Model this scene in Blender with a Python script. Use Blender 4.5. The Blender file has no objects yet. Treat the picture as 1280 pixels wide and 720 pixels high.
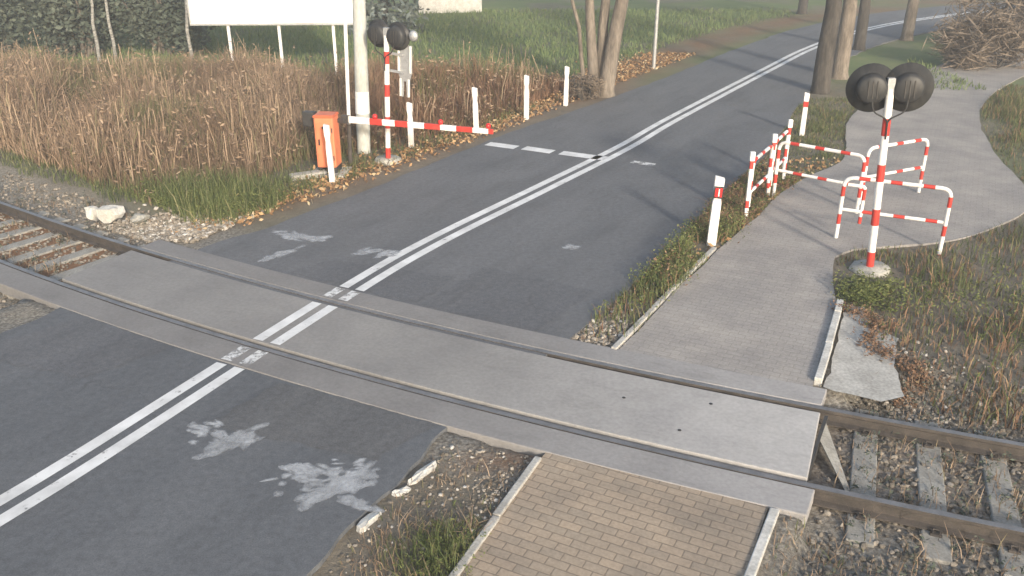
import bpy, bmesh, math, random
import numpy as np
from mathutils import Vector, Matrix

random.seed(7)
RNG = np.random.default_rng(11)
R = math.radians
SC = bpy.context.scene
COL = SC.collection

# ------------------------------------------------------------------ camera, sky, sun, exposure
cam_d = bpy.data.cameras.new('camera')
cam_d.sensor_width = 36.0
cam_d.lens = 36.0 * 1100.0 / 1280.0
cam_d.clip_start = 0.1
cam_d.clip_end = 1500.0
cam = bpy.data.objects.new('camera', cam_d)
cam.location = (0.0, 0.0, 5.077)
cam.rotation_euler = (R(90.0 - 23.706), 0.0, 0.0)
COL.objects.link(cam)
SC.camera = cam

SUN_EL, SUN_AZ = R(19.0), R(160.5)          # azimuth clockwise from +Y: low sun behind the camera
world = bpy.data.worlds.new('World')
SC.world = world
world.use_nodes = True
wn = world.node_tree
wn.nodes.clear()
sky = wn.nodes.new('ShaderNodeTexSky')
sky.sky_type = 'NISHITA'
sky.sun_disc = False
sky.sun_elevation = SUN_EL
sky.sun_rotation = SUN_AZ
sky.air_density = 1.2
sky.dust_density = 3.0
bg = wn.nodes.new('ShaderNodeBackground')
bg.inputs['Strength'].default_value = 0.13
wo = wn.nodes.new('ShaderNodeOutputWorld')
wn.links.new(sky.outputs[0], bg.inputs[0])
wn.links.new(bg.outputs[0], wo.inputs[0])

sun_d = bpy.data.lights.new('sun', 'SUN')
sun_d.energy = 2.6
sun_d.angle = R(5.0)
sun_d.color = (1.0, 0.90, 0.76)
sun = bpy.data.objects.new('sun', sun_d)
sdir = Vector((-math.sin(SUN_AZ) * math.cos(SUN_EL), -math.cos(SUN_AZ) * math.cos(SUN_EL), -math.sin(SUN_EL)))
sun.rotation_euler = sdir.to_track_quat('-Z', 'Y').to_euler()
sun.location = (5, -10, 20)
COL.objects.link(sun)

SC.view_settings.view_transform = 'Standard'
SC.view_settings.look = 'None'
SC.view_settings.exposure = 1.05
SC.view_settings.gamma = 1.0
SC.view_settings.use_curve_mapping = False
SC.cycles.max_bounces = 5
SC.cycles.diffuse_bounces = 2
SC.cycles.transparent_max_bounces = 64

# ------------------------------------------------------------------ plan of the place (metres)
U = np.array([0.8907, -0.4546])             # along the track
N = np.array([0.4546, 0.8907])              # across the track, away from the camera


def q(s):                                   # gentle bend of the track centre line
    s = np.asarray(s, float)
    a, b, c = 0.0084308, 0.09607535, 8.23157
    def f(x): return a * x * x + b * x + c
    lo, hi = -14.0, 3.0
    r = f(np.clip(s, lo, hi))
    r = r + np.where(s < lo, (s - lo) * (2 * a * lo + b), 0) + np.where(s > hi, (s - hi) * (2 * a * hi + b), 0)
    return r


def tw(s, t, z=0.0):                        # track coordinates to world
    d = q(s) + t
    return Vector((float(s * U[0] + d * N[0]), float(s * U[1] + d * N[1]), z))


def to_track(X, Y):
    s = X * U[0] + Y * U[1]
    return s, X * N[0] + Y * N[1] - q(s)


def smooth_poly(pts, step=0.5):             # Catmull-Rom through plan points
    P = [np.array(p, float) for p in pts]
    P = [2 * P[0] - P[1]] + P + [2 * P[-1] - P[-2]]
    out = []
    for i in range(1, len(P) - 2):
        p0, p1, p2, p3 = P[i - 1], P[i], P[i + 1], P[i + 2]
        n = max(2, int(np.linalg.norm(p2 - p1) / step))
        for k in range(n):
            t = k / n
            out.append(0.5 * ((2 * p1) + (-p0 + p2) * t + (2 * p0 - 5 * p1 + 4 * p2 - p3) * t * t + (-p0 + 3 * p1 - 3 * p2 + p3) * t ** 3))
    out.append(P[-2])
    return np.array(out)


def resample(P, n):
    d = np.r_[0, np.cumsum(np.linalg.norm(np.diff(P, axis=0), axis=1))]
    x = np.linspace(0, d[-1], n)
    return np.c_[np.interp(x, d, P[:, 0]), np.interp(x, d, P[:, 1])]


ROAD_L_FAR = smooth_poly([(-5.55, 12.05), (-4.95, 13.15), (-4.01, 14.35), (-2.71, 16.38), (-1.84, 17.9), (0.0, 20.9), (2.68, 24.75), (4.84, 28.05), (7.07, 31.76), (9.24, 35.2), (12.3, 39.6), (16.6, 44.2), (22.5, 48.6), (31, 52.5), (44, 56)])
ROAD_R_FAR = smooth_poly([(0.25, 9.2), (0.95, 10.39), (2.38, 12.81), (3.92, 15.87), (5.67, 19.05), (7.89, 24.1), (10.4, 29.2), (13.4, 34.0), (16.8, 37.8), (21, 41.2), (26.5, 44.6), (33.5, 47.3), (45.5, 50)])
ROAD_L_NEAR = smooth_poly([(-6.0, 11.2), (-7.0, 9.2), (-8.9, 5.2), (-11.2, 0.0), (-14.5, -8.0)])
ROAD_R_NEAR = smooth_poly([(-0.4, 8.35), (-0.75, 7.74), (-1.42, 6.28), (-2.3, 4.3), (-4.2, 0.0), (-7.6, -8.0)])
CENTER = smooth_poly([(-10.9, -8.0), (-7.55, 0.0), (-5.25, 5.3), (-4.2, 7.42), (-2.44, 11.23), (-1.3, 13.41), (0.6, 16.4), (2.53, 19.47), (4.2, 22.45), (8.49, 29.6), (11.2, 34.0), (14.6, 38.6), (18.8, 42.7), (24.5, 46.6), (32.2, 50), (44.7, 53)], 0.4)


def road_offset(X, Y):                      # signed distance right of the centre line
    d2 = (X[:, None] - CENTER[None, :, 0]) ** 2 + (Y[:, None] - CENTER[None, :, 1]) ** 2
    i = np.clip(d2.argmin(1), 0, len(CENTER) - 2)
    tg = CENTER[i + 1] - CENTER[i]
    tg /= np.linalg.norm(tg, axis=1)[:, None]
    dx, dy = X - CENTER[i, 0], Y - CENTER[i, 1]
    return dx * tg[:, 1] - dy * tg[:, 0]


def vnoise(X, Y, seed=0):                   # cheap smooth value noise 0..1
    r = np.random.default_rng(1000 + seed).random((64, 64))
    xi, yi = np.floor(X).astype(int), np.floor(Y).astype(int)
    fx, fy = X - xi, Y - yi
    fx, fy = fx * fx * (3 - 2 * fx), fy * fy * (3 - 2 * fy)
    a, b = r[xi % 64, yi % 64], r[(xi + 1) % 64, yi % 64]
    c, d = r[xi % 64, (yi + 1) % 64], r[(xi + 1) % 64, (yi + 1) % 64]
    return (a * (1 - fx) + b * fx) * (1 - fy) + (c * (1 - fx) + d * fx) * fy


def sstep(a, b, x):
    t = np.clip((x - a) / (b - a), 0, 1)
    return t * t * (3 - 2 * t)


# ------------------------------------------------------------------ materials
MATS = {}


def ramp(nt, stops):
    n = nt.nodes.new('ShaderNodeValToRGB')
    e = n.color_ramp.elements
    while len(e) < len(stops):
        e.new(0.5)
    for k, (p, c) in enumerate(stops):
        e[k].position = p
        e[k].color = (c[0], c[1], c[2], 1) if len(c) == 3 else c
    return n


def newmat(name, rough=0.8, metallic=0.0, spec=0.3):
    m = bpy.data.materials.new(name)
    m.use_nodes = True
    nt = m.node_tree
    b = nt.nodes['Principled BSDF']
    b.inputs['Roughness'].default_value = rough
    b.inputs['Metallic'].default_value = metallic
    b.inputs['Specular IOR Level'].default_value = spec
    MATS[name] = m
    return m, nt, b


def coords(nt, world_space, scale=(1, 1, 1), rot=0.0):
    if world_space:
        c = nt.nodes.new('ShaderNodeNewGeometry').outputs['Position']
    else:
        c = nt.nodes.new('ShaderNodeTexCoord').outputs['Object']
    mp = nt.nodes.new('ShaderNodeMapping')
    mp.vector_type = 'TEXTURE'             # turn first, then scale
    mp.inputs['Scale'].default_value = tuple(1.0 / k for k in scale)
    mp.inputs['Rotation'].default_value = (0, 0, rot)
    nt.links.new(c, mp.inputs['Vector'])
    return mp.outputs[0]


def noise(nt, vec, scale, detail=5.0, rough=0.6, dist=0.0):
    n = nt.nodes.new('ShaderNodeTexNoise')
    n.inputs['Scale'].default_value = scale
    n.inputs['Detail'].default_value = detail
    n.inputs['Roughness'].default_value = rough
    n.inputs['Distortion'].default_value = dist
    nt.links.new(vec, n.inputs['Vector'])
    return n.outputs['Fac']


def mixc(nt, fac, a, b, mode='MIX'):
    n = nt.nodes.new('ShaderNodeMix')
    n.data_type = 'RGBA'
    n.blend_type = mode
    for sock, v in ((n.inputs[0], fac), (n.inputs[6], a), (n.inputs[7], b)):
        if hasattr(v, 'is_linked'):
            nt.links.new(v, sock)
        elif isinstance(v, (int, float)):
            sock.default_value = v
        else:
            sock.default_value = (v[0], v[1], v[2], 1)
    return n.outputs[2]


def math_n(nt, op, a, b=None):
    n = nt.nodes.new('ShaderNodeMath')
    n.operation = op
    for sock, v in zip(n.inputs, (a, b)):
        if v is None:
            continue
        if hasattr(v, 'is_linked'):
            nt.links.new(v, sock)
        else:
            sock.default_value = v
    return n.outputs[0]


def bump(nt, b, h, strength=0.3, dist=0.01):
    n = nt.nodes.new('ShaderNodeBump')
    n.inputs['Strength'].default_value = strength
    n.inputs['Distance'].default_value = dist
    nt.links.new(h, n.inputs['Height'])
    nt.links.new(n.outputs[0], b.inputs['Normal'])


def mottled(name, dark, light, scale=3.0, rough=0.8, metallic=0.0, world_space=False, fine=40.0, finemix=0.25, bumpd=0.004, spec=0.3, stretch=(1, 1, 1)):
    m, nt, b = newmat(name, rough, metallic, spec)
    v = coords(nt, world_space, stretch)
    r = ramp(nt, [(0.3, dark), (0.7, light)])
    nt.links.new(noise(nt, v, scale), r.inputs[0])
    f = noise(nt, v, fine, 3.0)
    rf = ramp(nt, [(0.3, (0.45, 0.45, 0.45)), (0.7, (1.35, 1.35, 1.35))])
    nt.links.new(f, rf.inputs[0])
    c = mixc(nt, finemix, r.outputs[0], rf.outputs[0], 'MULTIPLY')
    nt.links.new(c, b.inputs['Base Color'])
    if bumpd:
        bump(nt, b, f, 0.5, bumpd)
    return m


def asphalt(name, dark, light, tint2):
    m, nt, b = newmat(name, 0.82, 0.0, 0.3)
    v = coords(nt, True)
    r = ramp(nt, [(0.25, dark), (0.75, light)])
    nt.links.new(noise(nt, v, 0.55, 6, 0.6, 0.4), r.inputs[0])
    # long streaks along the road from traffic
    vs = coords(nt, True, (0.07, 1.1, 1.0), R(60.0))
    vs_n = noise(nt, vs, 1.2, 4, 0.55)
    c = mixc(nt, math_n(nt, 'MULTIPLY', ramp_fac(nt, vs_n, 0.35, 0.75), 0.7), r.outputs[0], tint2)
    f = noise(nt, v, 70, 4, 0.8)
    rf = ramp(nt, [(0.3, (0.4, 0.4, 0.4)), (0.72, (1.6, 1.6, 1.6))])
    nt.links.new(f, rf.inputs[0])
    c = mixc(nt, 0.6, c, rf.outputs[0], 'MULTIPLY')
    g2 = ramp(nt, [(0.32, (0.72, 0.72, 0.72)), (0.68, (1.26, 1.26, 1.26))])
    nt.links.new(noise(nt, v, 13, 5, 0.75), g2.inputs[0])
    c = mixc(nt, 0.75, c, g2.outputs[0], 'MULTIPLY')
    # dark oil and tyre blotches
    bl = ramp_fac(nt, noise(nt, coords(nt, True, (0.25, 1.0, 1.0), R(58.0)), 1.6, 6, 0.7), 0.50, 0.72)
    c = mixc(nt, math_n(nt, 'MULTIPLY', bl, 0.38), c, (0.045, 0.047, 0.052))
    # thin cracks
    vo = nt.nodes.new('ShaderNodeTexVoronoi')
    vo.feature = 'DISTANCE_TO_EDGE'
    vo.inputs['Scale'].default_value = 0.42
    vd = nt.nodes.new('ShaderNodeVectorMath')
    vd.operation = 'ADD'
    nz = nt.nodes.new('ShaderNodeTexNoise')
    nz.inputs['Scale'].default_value = 1.7
    nt.links.new(v, nz.inputs['Vector'])
    sc = nt.nodes.new('ShaderNodeVectorMath')
    sc.operation = 'SCALE'
    sc.inputs['Scale'].default_value = 1.1
    nt.links.new(nz.outputs['Color'], sc.inputs[0])
    nt.links.new(v, vd.inputs[0])
    nt.links.new(sc.outputs[0], vd.inputs[1])
    nt.links.new(vd.outputs[0], vo.inputs['Vector'])
    crack = math_n(nt, 'LESS_THAN', vo.outputs['Distance'], 0.006)
    gate = ramp_fac(nt, noise(nt, v, 0.35, 2), 0.5, 0.58)
    c = mixc(nt, math_n(nt, 'MULTIPLY', math_n(nt, 'MULTIPLY', crack, gate), 0.16), c, (0.02, 0.02, 0.022))
    nt.links.new(c, b.inputs['Base Color'])
    bump(nt, b, f, 0.35, 0.004)
    return m


def ramp_fac(nt, fac, a, b_):
    n = nt.nodes.new('ShaderNodeMapRange')
    n.inputs['From Min'].default_value = a
    n.inputs['From Max'].default_value = b_
    n.clamp = True
    nt.links.new(fac, n.inputs['Value'])
    return n.outputs[0]


def tinted(name, stops, rough=0.85, translucent=0.0):
    """colour picked per leaf or blade from its 'tint' attribute"""
    m, nt, b = newmat(name, rough, 0.0, 0.15)
    a = nt.nodes.new('ShaderNodeAttribute')
    a.attribute_name = 'tint'
    r = ramp(nt, stops)
    nt.links.new(a.outputs['Fac'], r.inputs[0])
    nt.links.new(r.outputs[0], b.inputs['Base Color'])
    return m


def paint(name, col, rough=0.55, dirt=(0.16, 0.14, 0.11), amount=0.35, scale=7.0):
    m, nt, b = newmat(name, rough, 0.0, 0.35)
    v = coords(nt, False, (1, 1, 0.5))
    f = ramp_fac(nt, noise(nt, v, scale, 6, 0.65), 0.48, 0.8)
    c = mixc(nt, math_n(nt, 'MULTIPLY', f, amount), col, dirt)
    nt.links.new(c, b.inputs['Base Color'])
    return m


def line_paint(name, col, wear_lo, wear_hi, scale=6.0, soft=False):
    """worn marking paint: noise eats holes through which the asphalt shows"""
    m, nt, b = newmat(name, 0.7, 0.0, 0.3)
    v = coords(nt, True)
    big = noise(nt, v, scale, 8, 0.72)
    if soft:
        a = nt.nodes.new('ShaderNodeAttribute')
        a.attribute_name = 'rim'
        big = math_n(nt, 'ADD', big, math_n(nt, 'MULTIPLY', a.outputs['Fac'], 0.32))
    c = mixc(nt, ramp_fac(nt, noise(nt, v, 2.3, 5), 0.35, 0.75), col, tuple(x * 0.62 for x in col))
    nt.links.new(c, b.inputs['Base Color'])
    tr = nt.nodes.new('ShaderNodeBsdfTransparent')
    mx = nt.nodes.new('ShaderNodeMixShader')
    nt.links.new(ramp_fac(nt, big, wear_lo, wear_hi), mx.inputs[0])
    nt.links.new(b.outputs[0], mx.inputs[1])
    nt.links.new(tr.outputs[0], mx.inputs[2])
    nt.links.new(mx.outputs[0], nt.nodes['Material Output'].inputs['Surface'])
    return m


def pavers(name, c1, c2, mortar, bw, bh, rot, gap=0.006, moss=None):
    m, nt, b = newmat(name, 0.85, 0.0, 0.25)
    v = coords(nt, True, (1, 1, 1), rot)
    br = nt.nodes.new('ShaderNodeTexBrick')
    br.inputs['Color1'].default_value = (*c1, 1)
    br.inputs['Color2'].default_value = (*c2, 1)
    br.inputs['Mortar'].default_value = (*mortar, 1)
    br.inputs['Scale'].default_value = 1.0
    br.inputs['Mortar Size'].default_value = gap
    br.inputs['Mortar Smooth'].default_value = 0.3
    br.inputs['Bias'].default_value = 0.0
    br.inputs['Brick Width'].default_value = bw
    br.inputs['Row Height'].default_value = bh
    nt.links.new(v, br.inputs['Vector'])
    big = ramp(nt, [(0.3, (0.72, 0.72, 0.72)), (0.72, (1.2, 1.17, 1.1))])
    nt.links.new(noise(nt, v, 1.1, 5), big.inputs[0])
    c = mixc(nt, 0.85, br.outputs['Color'], big.outputs[0], 'MULTIPLY')
    fine = ramp(nt, [(0.3, (0.65, 0.65, 0.65)), (0.7, (1.3, 1.3, 1.3))])
    nf = noise(nt, v, 30, 3)
    nt.links.new(nf, fine.inputs[0])
    c = mixc(nt, 0.4, c, fine.outputs[0], 'MULTIPLY')
    nt.links.new(c, b.inputs['Base Color'])
    inv = math_n(nt, 'SUBTRACT', 1.0, br.outputs['Fac'])
    bump(nt, b, inv, 0.6, 0.006)
    return m


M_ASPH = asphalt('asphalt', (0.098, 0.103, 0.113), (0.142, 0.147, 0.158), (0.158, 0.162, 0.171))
M_ASPH_VEIL = asphalt('asphalt_veiled', (0.082, 0.089, 0.101), (0.122, 0.130, 0.143), (0.136, 0.143, 0.155))  # near road: dark bluish veil of a glass reflection put into the colour
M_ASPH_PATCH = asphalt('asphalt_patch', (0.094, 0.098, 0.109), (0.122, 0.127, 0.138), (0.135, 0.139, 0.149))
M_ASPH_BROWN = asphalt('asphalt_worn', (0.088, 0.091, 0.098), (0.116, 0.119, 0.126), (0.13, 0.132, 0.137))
M_LINE = line_paint('road_paint', (0.74, 0.75, 0.76), 0.60, 0.72)
M_LINE_WORN = line_paint('road_paint_worn', (0.70, 0.71, 0.72), 0.47, 0.60)
M_SPLASH = line_paint('paint_residue', (0.52, 0.54, 0.57), 0.36, 0.95, 9.0, True)
M_SPLASH_FAINT = line_paint('paint_residue_faint', (0.5, 0.52, 0.55), 0.34, 0.74, 6.0, True)
M_PAV_TAN = pavers('pavers_tan', (0.37, 0.30, 0.235), (0.31, 0.262, 0.213), (0.225, 0.185, 0.15), 0.2, 0.1, R(-27.0), 0.007)
M_PAV_GREY = pavers('pavers_grey', (0.335, 0.318, 0.31), (0.31, 0.295, 0.288), (0.25, 0.238, 0.23), 0.2, 0.1, R(-27.0), 0.005)
M_CONC = mottled('concrete_slab', (0.292, 0.283, 0.282), (0.382, 0.37, 0.365), 0.9, 0.8, world_space=True, fine=25, finemix=0.22)
def slab_dirt(m, dark=0.66):
    nt = m.node_tree
    b = nt.nodes['Principled BSDF']
    src = b.inputs['Base Color'].links[0].from_socket
    v = coords(nt, True, (1, 1, 1), R(-27))
    sx = nt.nodes.new('ShaderNodeSeparateXYZ')
    nt.links.new(v, sx.inputs[0])
    a = math_n(nt, 'ADD', sx.outputs[0], math_n(nt, 'MULTIPLY', noise(nt, v, 0.7, 5), 3.0))
    mr = nt.nodes.new('ShaderNodeMapRange')
    mr.interpolation_type = 'SMOOTHSTEP'
    mr.inputs['From Min'].default_value = -3.6
    mr.inputs['From Max'].default_value = 0.8
    mr.inputs['To Min'].default_value = dark
    mr.inputs['To Max'].default_value = 1.0
    nt.links.new(a, mr.inputs['Value'])
    nt.links.new(mixc(nt, 1.0, src, mr.outputs[0], 'MULTIPLY'), b.inputs['Base Color'])


def stains(m, amt=0.3):
    nt = m.node_tree
    b = nt.nodes['Principled BSDF']
    src = b.inputs['Base Color'].links[0].from_socket
    v = coords(nt, True, (0.5, 1.6, 1), R(-27))
    f = ramp_fac(nt, noise(nt, v, 2.6, 8, 0.75), 0.52, 0.75)
    nt.links.new(mixc(nt, math_n(nt, 'MULTIPLY', f, amt), src, (0.10, 0.096, 0.094)), b.inputs['Base Color'])


slab_dirt(M_CONC, 0.62)                       # tyre dirt where the road crosses
M_CONC_IN = mottled('concrete_slab_pale', (0.362, 0.352, 0.348), (0.472, 0.458, 0.444), 0.8, 0.8, world_space=True, fine=22, finemix=0.22)
slab_dirt(M_CONC_IN, 0.58)
stains(M_CONC_IN, 0.3)
stains(M_CONC, 0.4)
stains(M_PAV_TAN, 0.3)
stains(M_PAV_GREY, 0.25)
M_CONC_OLD = mottled('concrete_old', (0.30, 0.29, 0.26), (0.46, 0.45, 0.41), 4, 0.9, fine=30, finemix=0.5)
M_CONC_WHITE = mottled('concrete_whitish', (0.42, 0.41, 0.38), (0.66, 0.65, 0.62), 5, 0.9, fine=30, finemix=0.4)
M_KERB = mottled('kerb_concrete', (0.32, 0.31, 0.29), (0.5, 0.49, 0.46), 3, 0.9, fine=30, finemix=0.5)
M_SLEEPER = mottled('sleeper_concrete', (0.22, 0.21, 0.19), (0.36, 0.35, 0.32), 4, 0.9, fine=35, finemix=0.5)
M_RAILSIDE = mottled('rail_rust', (0.050, 0.045, 0.042), (0.095, 0.082, 0.074), 6, 0.8, fine=60, finemix=0.4, world_space=True)
M_RAILTOP = mottled('rail_head', (0.17, 0.165, 0.165), (0.28, 0.27, 0.27), 5, 0.45, metallic=0.5, fine=60, finemix=0.2, world_space=True, bumpd=0)
M_RUBBER = mottled('rubber', (0.03, 0.03, 0.032), (0.05, 0.05, 0.05), 6, 0.8)
M_WHITE = paint('white_paint', (0.80, 0.79, 0.77), amount=0.5, scale=11)
M_WHITE_POST = paint('white_plastic', (0.82, 0.80, 0.78), 0.5, amount=0.22)
M_RED = paint('red_paint', (0.52, 0.045, 0.035), 0.5, (0.26, 0.10, 0.07), 0.6, 10)
M_REDREF = paint('red_reflector', (0.62, 0.03, 0.03), 0.25, amount=0.1)
M_ORANGE = paint('orange_paint', (0.72, 0.22, 0.11), 0.5, (0.3, 0.1, 0.05), 0.45, 4)
M_ORANGE_DARK = paint('orange_cover', (0.55, 0.12, 0.05), 0.5, (0.2, 0.07, 0.04), 0.5, 4)
M_BLACK = paint('black_paint', (0.028, 0.029, 0.031), 0.5, (0.10, 0.10, 0.095), 0.5)
M_DARKSTEEL = mottled('dark_steel', (0.05, 0.05, 0.052), (0.09, 0.085, 0.08), 6, 0.6, metallic=0.3)
M_GALV = mottled('galvanised', (0.36, 0.37, 0.38), (0.50, 0.51, 0.52), 8, 0.5, metallic=0.4)
M_POLE = mottled('pole_concrete', (0.40, 0.41, 0.39), (0.54, 0.55, 0.52), 3, 0.85, fine=30, finemix=0.35, stretch=(1, 1, 0.3))
M_BOARD = paint('white_board', (0.90, 0.90, 0.88), 0.6, (0.6, 0.58, 0.54), 0.25, 2)
M_BARK = mottled('bark', (0.11, 0.094, 0.078), (0.25, 0.215, 0.18), 5, 0.95, fine=22, finemix=0.7, bumpd=0.03, stretch=(1, 1, 0.22))
M_BARK_DARK = mottled('bark_dark', (0.04, 0.037, 0.034), (0.095, 0.086, 0.076), 5, 0.95, fine=22, finemix=0.7, bumpd=0.03, stretch=(1, 1, 0.22))
M_BARK_BIRCH = mottled('bark_birch', (0.16, 0.155, 0.14), (0.38, 0.375, 0.35), 5, 0.85, fine=12, finemix=0.8, bumpd=0.01, stretch=(1, 1, 3))
M_STONE = tinted('stone', [(0.0, (0.10, 0.09, 0.076)), (0.45, (0.215, 0.19, 0.16)), (0.85, (0.35, 0.315, 0.27)), (1.0, (0.55, 0.53, 0.5))], 0.9)
M_DRY = tinted('dry_weed', [(0.0, (0.105, 0.074, 0.050)), (0.35, (0.205, 0.146, 0.102)), (0.65, (0.285, 0.209, 0.150)), (0.88, (0.37, 0.28, 0.20)), (1.0, (0.125, 0.13, 0.06))])
M_RUSTY = tinted('rusty_weed', [(0.0, (0.095, 0.058, 0.037)), (0.5, (0.205, 0.125, 0.082)), (0.85, (0.30, 0.20, 0.135)), (1.0, (0.125, 0.12, 0.055))])
M_GREEN = tinted('green_grass', [(0.0, (0.05, 0.068, 0.028)), (0.5, (0.092, 0.118, 0.048)), (0.85, (0.145, 0.162, 0.070)), (1.0, (0.23, 0.21, 0.12))])
M_LEAFY = tinted('broad_leaf', [(0.0, (0.06, 0.08, 0.03)), (0.5, (0.115, 0.14, 0.05)), (0.85, (0.175, 0.19, 0.075)), (1.0, (0.26, 0.21, 0.11))])
M_MEADOW = tinted('meadow_grass', [(0.0, (0.095, 0.135, 0.055)), (0.5, (0.125, 0.172, 0.072)), (0.9, (0.16, 0.20, 0.09)), (1.0, (0.22, 0.22, 0.12))])
M_LEAFLIT = tinted('fallen_leaf', [(0.0, (0.15, 0.09, 0.05)), (0.5, (0.30, 0.18, 0.095)), (0.85, (0.42, 0.28, 0.15)), (1.0, (0.5, 0.43, 0.3))])
M_LEAF_AUT = tinted('autumn_leaf', [(0.0, (0.09, 0.07, 0.03)), (0.5, (0.20, 0.14, 0.05)), (1.0, (0.30, 0.20, 0.07))])
M_LEAF_DARK = tinted('dark_leaf', [(0.0, (0.045, 0.058, 0.045)), (0.5, (0.080, 0.098, 0.076)), (0.9, (0.125, 0.143, 0.112)), (1.0, (0.19, 0.18, 0.15))])
M_NEEDLE = tinted('blue_needle', [(0.0, (0.07, 0.088, 0.078)), (0.5, (0.14, 0.165, 0.148)), (1.0, (0.25, 0.285, 0.26))])
M_TWIG = tinted('twig', [(0.0, (0.09, 0.075, 0.06)), (1.0, (0.26, 0.21, 0.165))])


def ground_material():
    m, nt, b = newmat('ground', 0.95, 0.0, 0.1)
    v = coords(nt, True)
    a = nt.nodes.new('ShaderNodeAttribute')
    a.attribute_name = 'cover'
    sp = nt.nodes.new('ShaderNodeSeparateColor')
    nt.links.new(a.outputs['Color'], sp.inputs[0])
    n1 = noise(nt, v, 1.3, 7, 0.65)
    n2 = noise(nt, v, 14, 5, 0.7)
    soil = ramp(nt, [(0.3, (0.12, 0.105, 0.083)), (0.55, (0.19, 0.168, 0.135)), (0.75, (0.25, 0.225, 0.185))])
    nt.links.new(math_n(nt, 'ADD', math_n(nt, 'MULTIPLY', n1, 0.6), math_n(nt, 'MULTIPLY', n2, 0.4)), soil.inputs[0])
    green = ramp(nt, [(0.25, (0.11, 0.145, 0.065)), (0.5, (0.14, 0.18, 0.082)), (0.75, (0.185, 0.20, 0.105))])
    nt.links.new(noise(nt, v, 0.45, 7, 0.65), green.inputs[0])
    grit = ramp(nt, [(0.3, (0.10, 0.092, 0.082)), (0.5, (0.20, 0.185, 0.16)), (0.7, (0.33, 0.31, 0.275))])
    nt.links.new(noise(nt, v, 24, 3, 0.6), grit.inputs[0])
    rust = ramp(nt, [(0.3, (0.14, 0.068, 0.034)), (0.7, (0.27, 0.145, 0.075))])
    nt.links.new(noise(nt, v, 9, 6, 0.7), rust.inputs[0])
    c = mixc(nt, sp.outputs[0], soil.outputs[0], green.outputs[0])
    c = mixc(nt, sp.outputs[1], c, grit.outputs[0])
    c = mixc(nt, sp.outputs[2], c, rust.outputs[0])
    nt.links.new(c, b.inputs['Base Color'])
    bump(nt, b, n2, 0.7, 0.04)
    return m


M_GROUND = ground_material()


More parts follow.
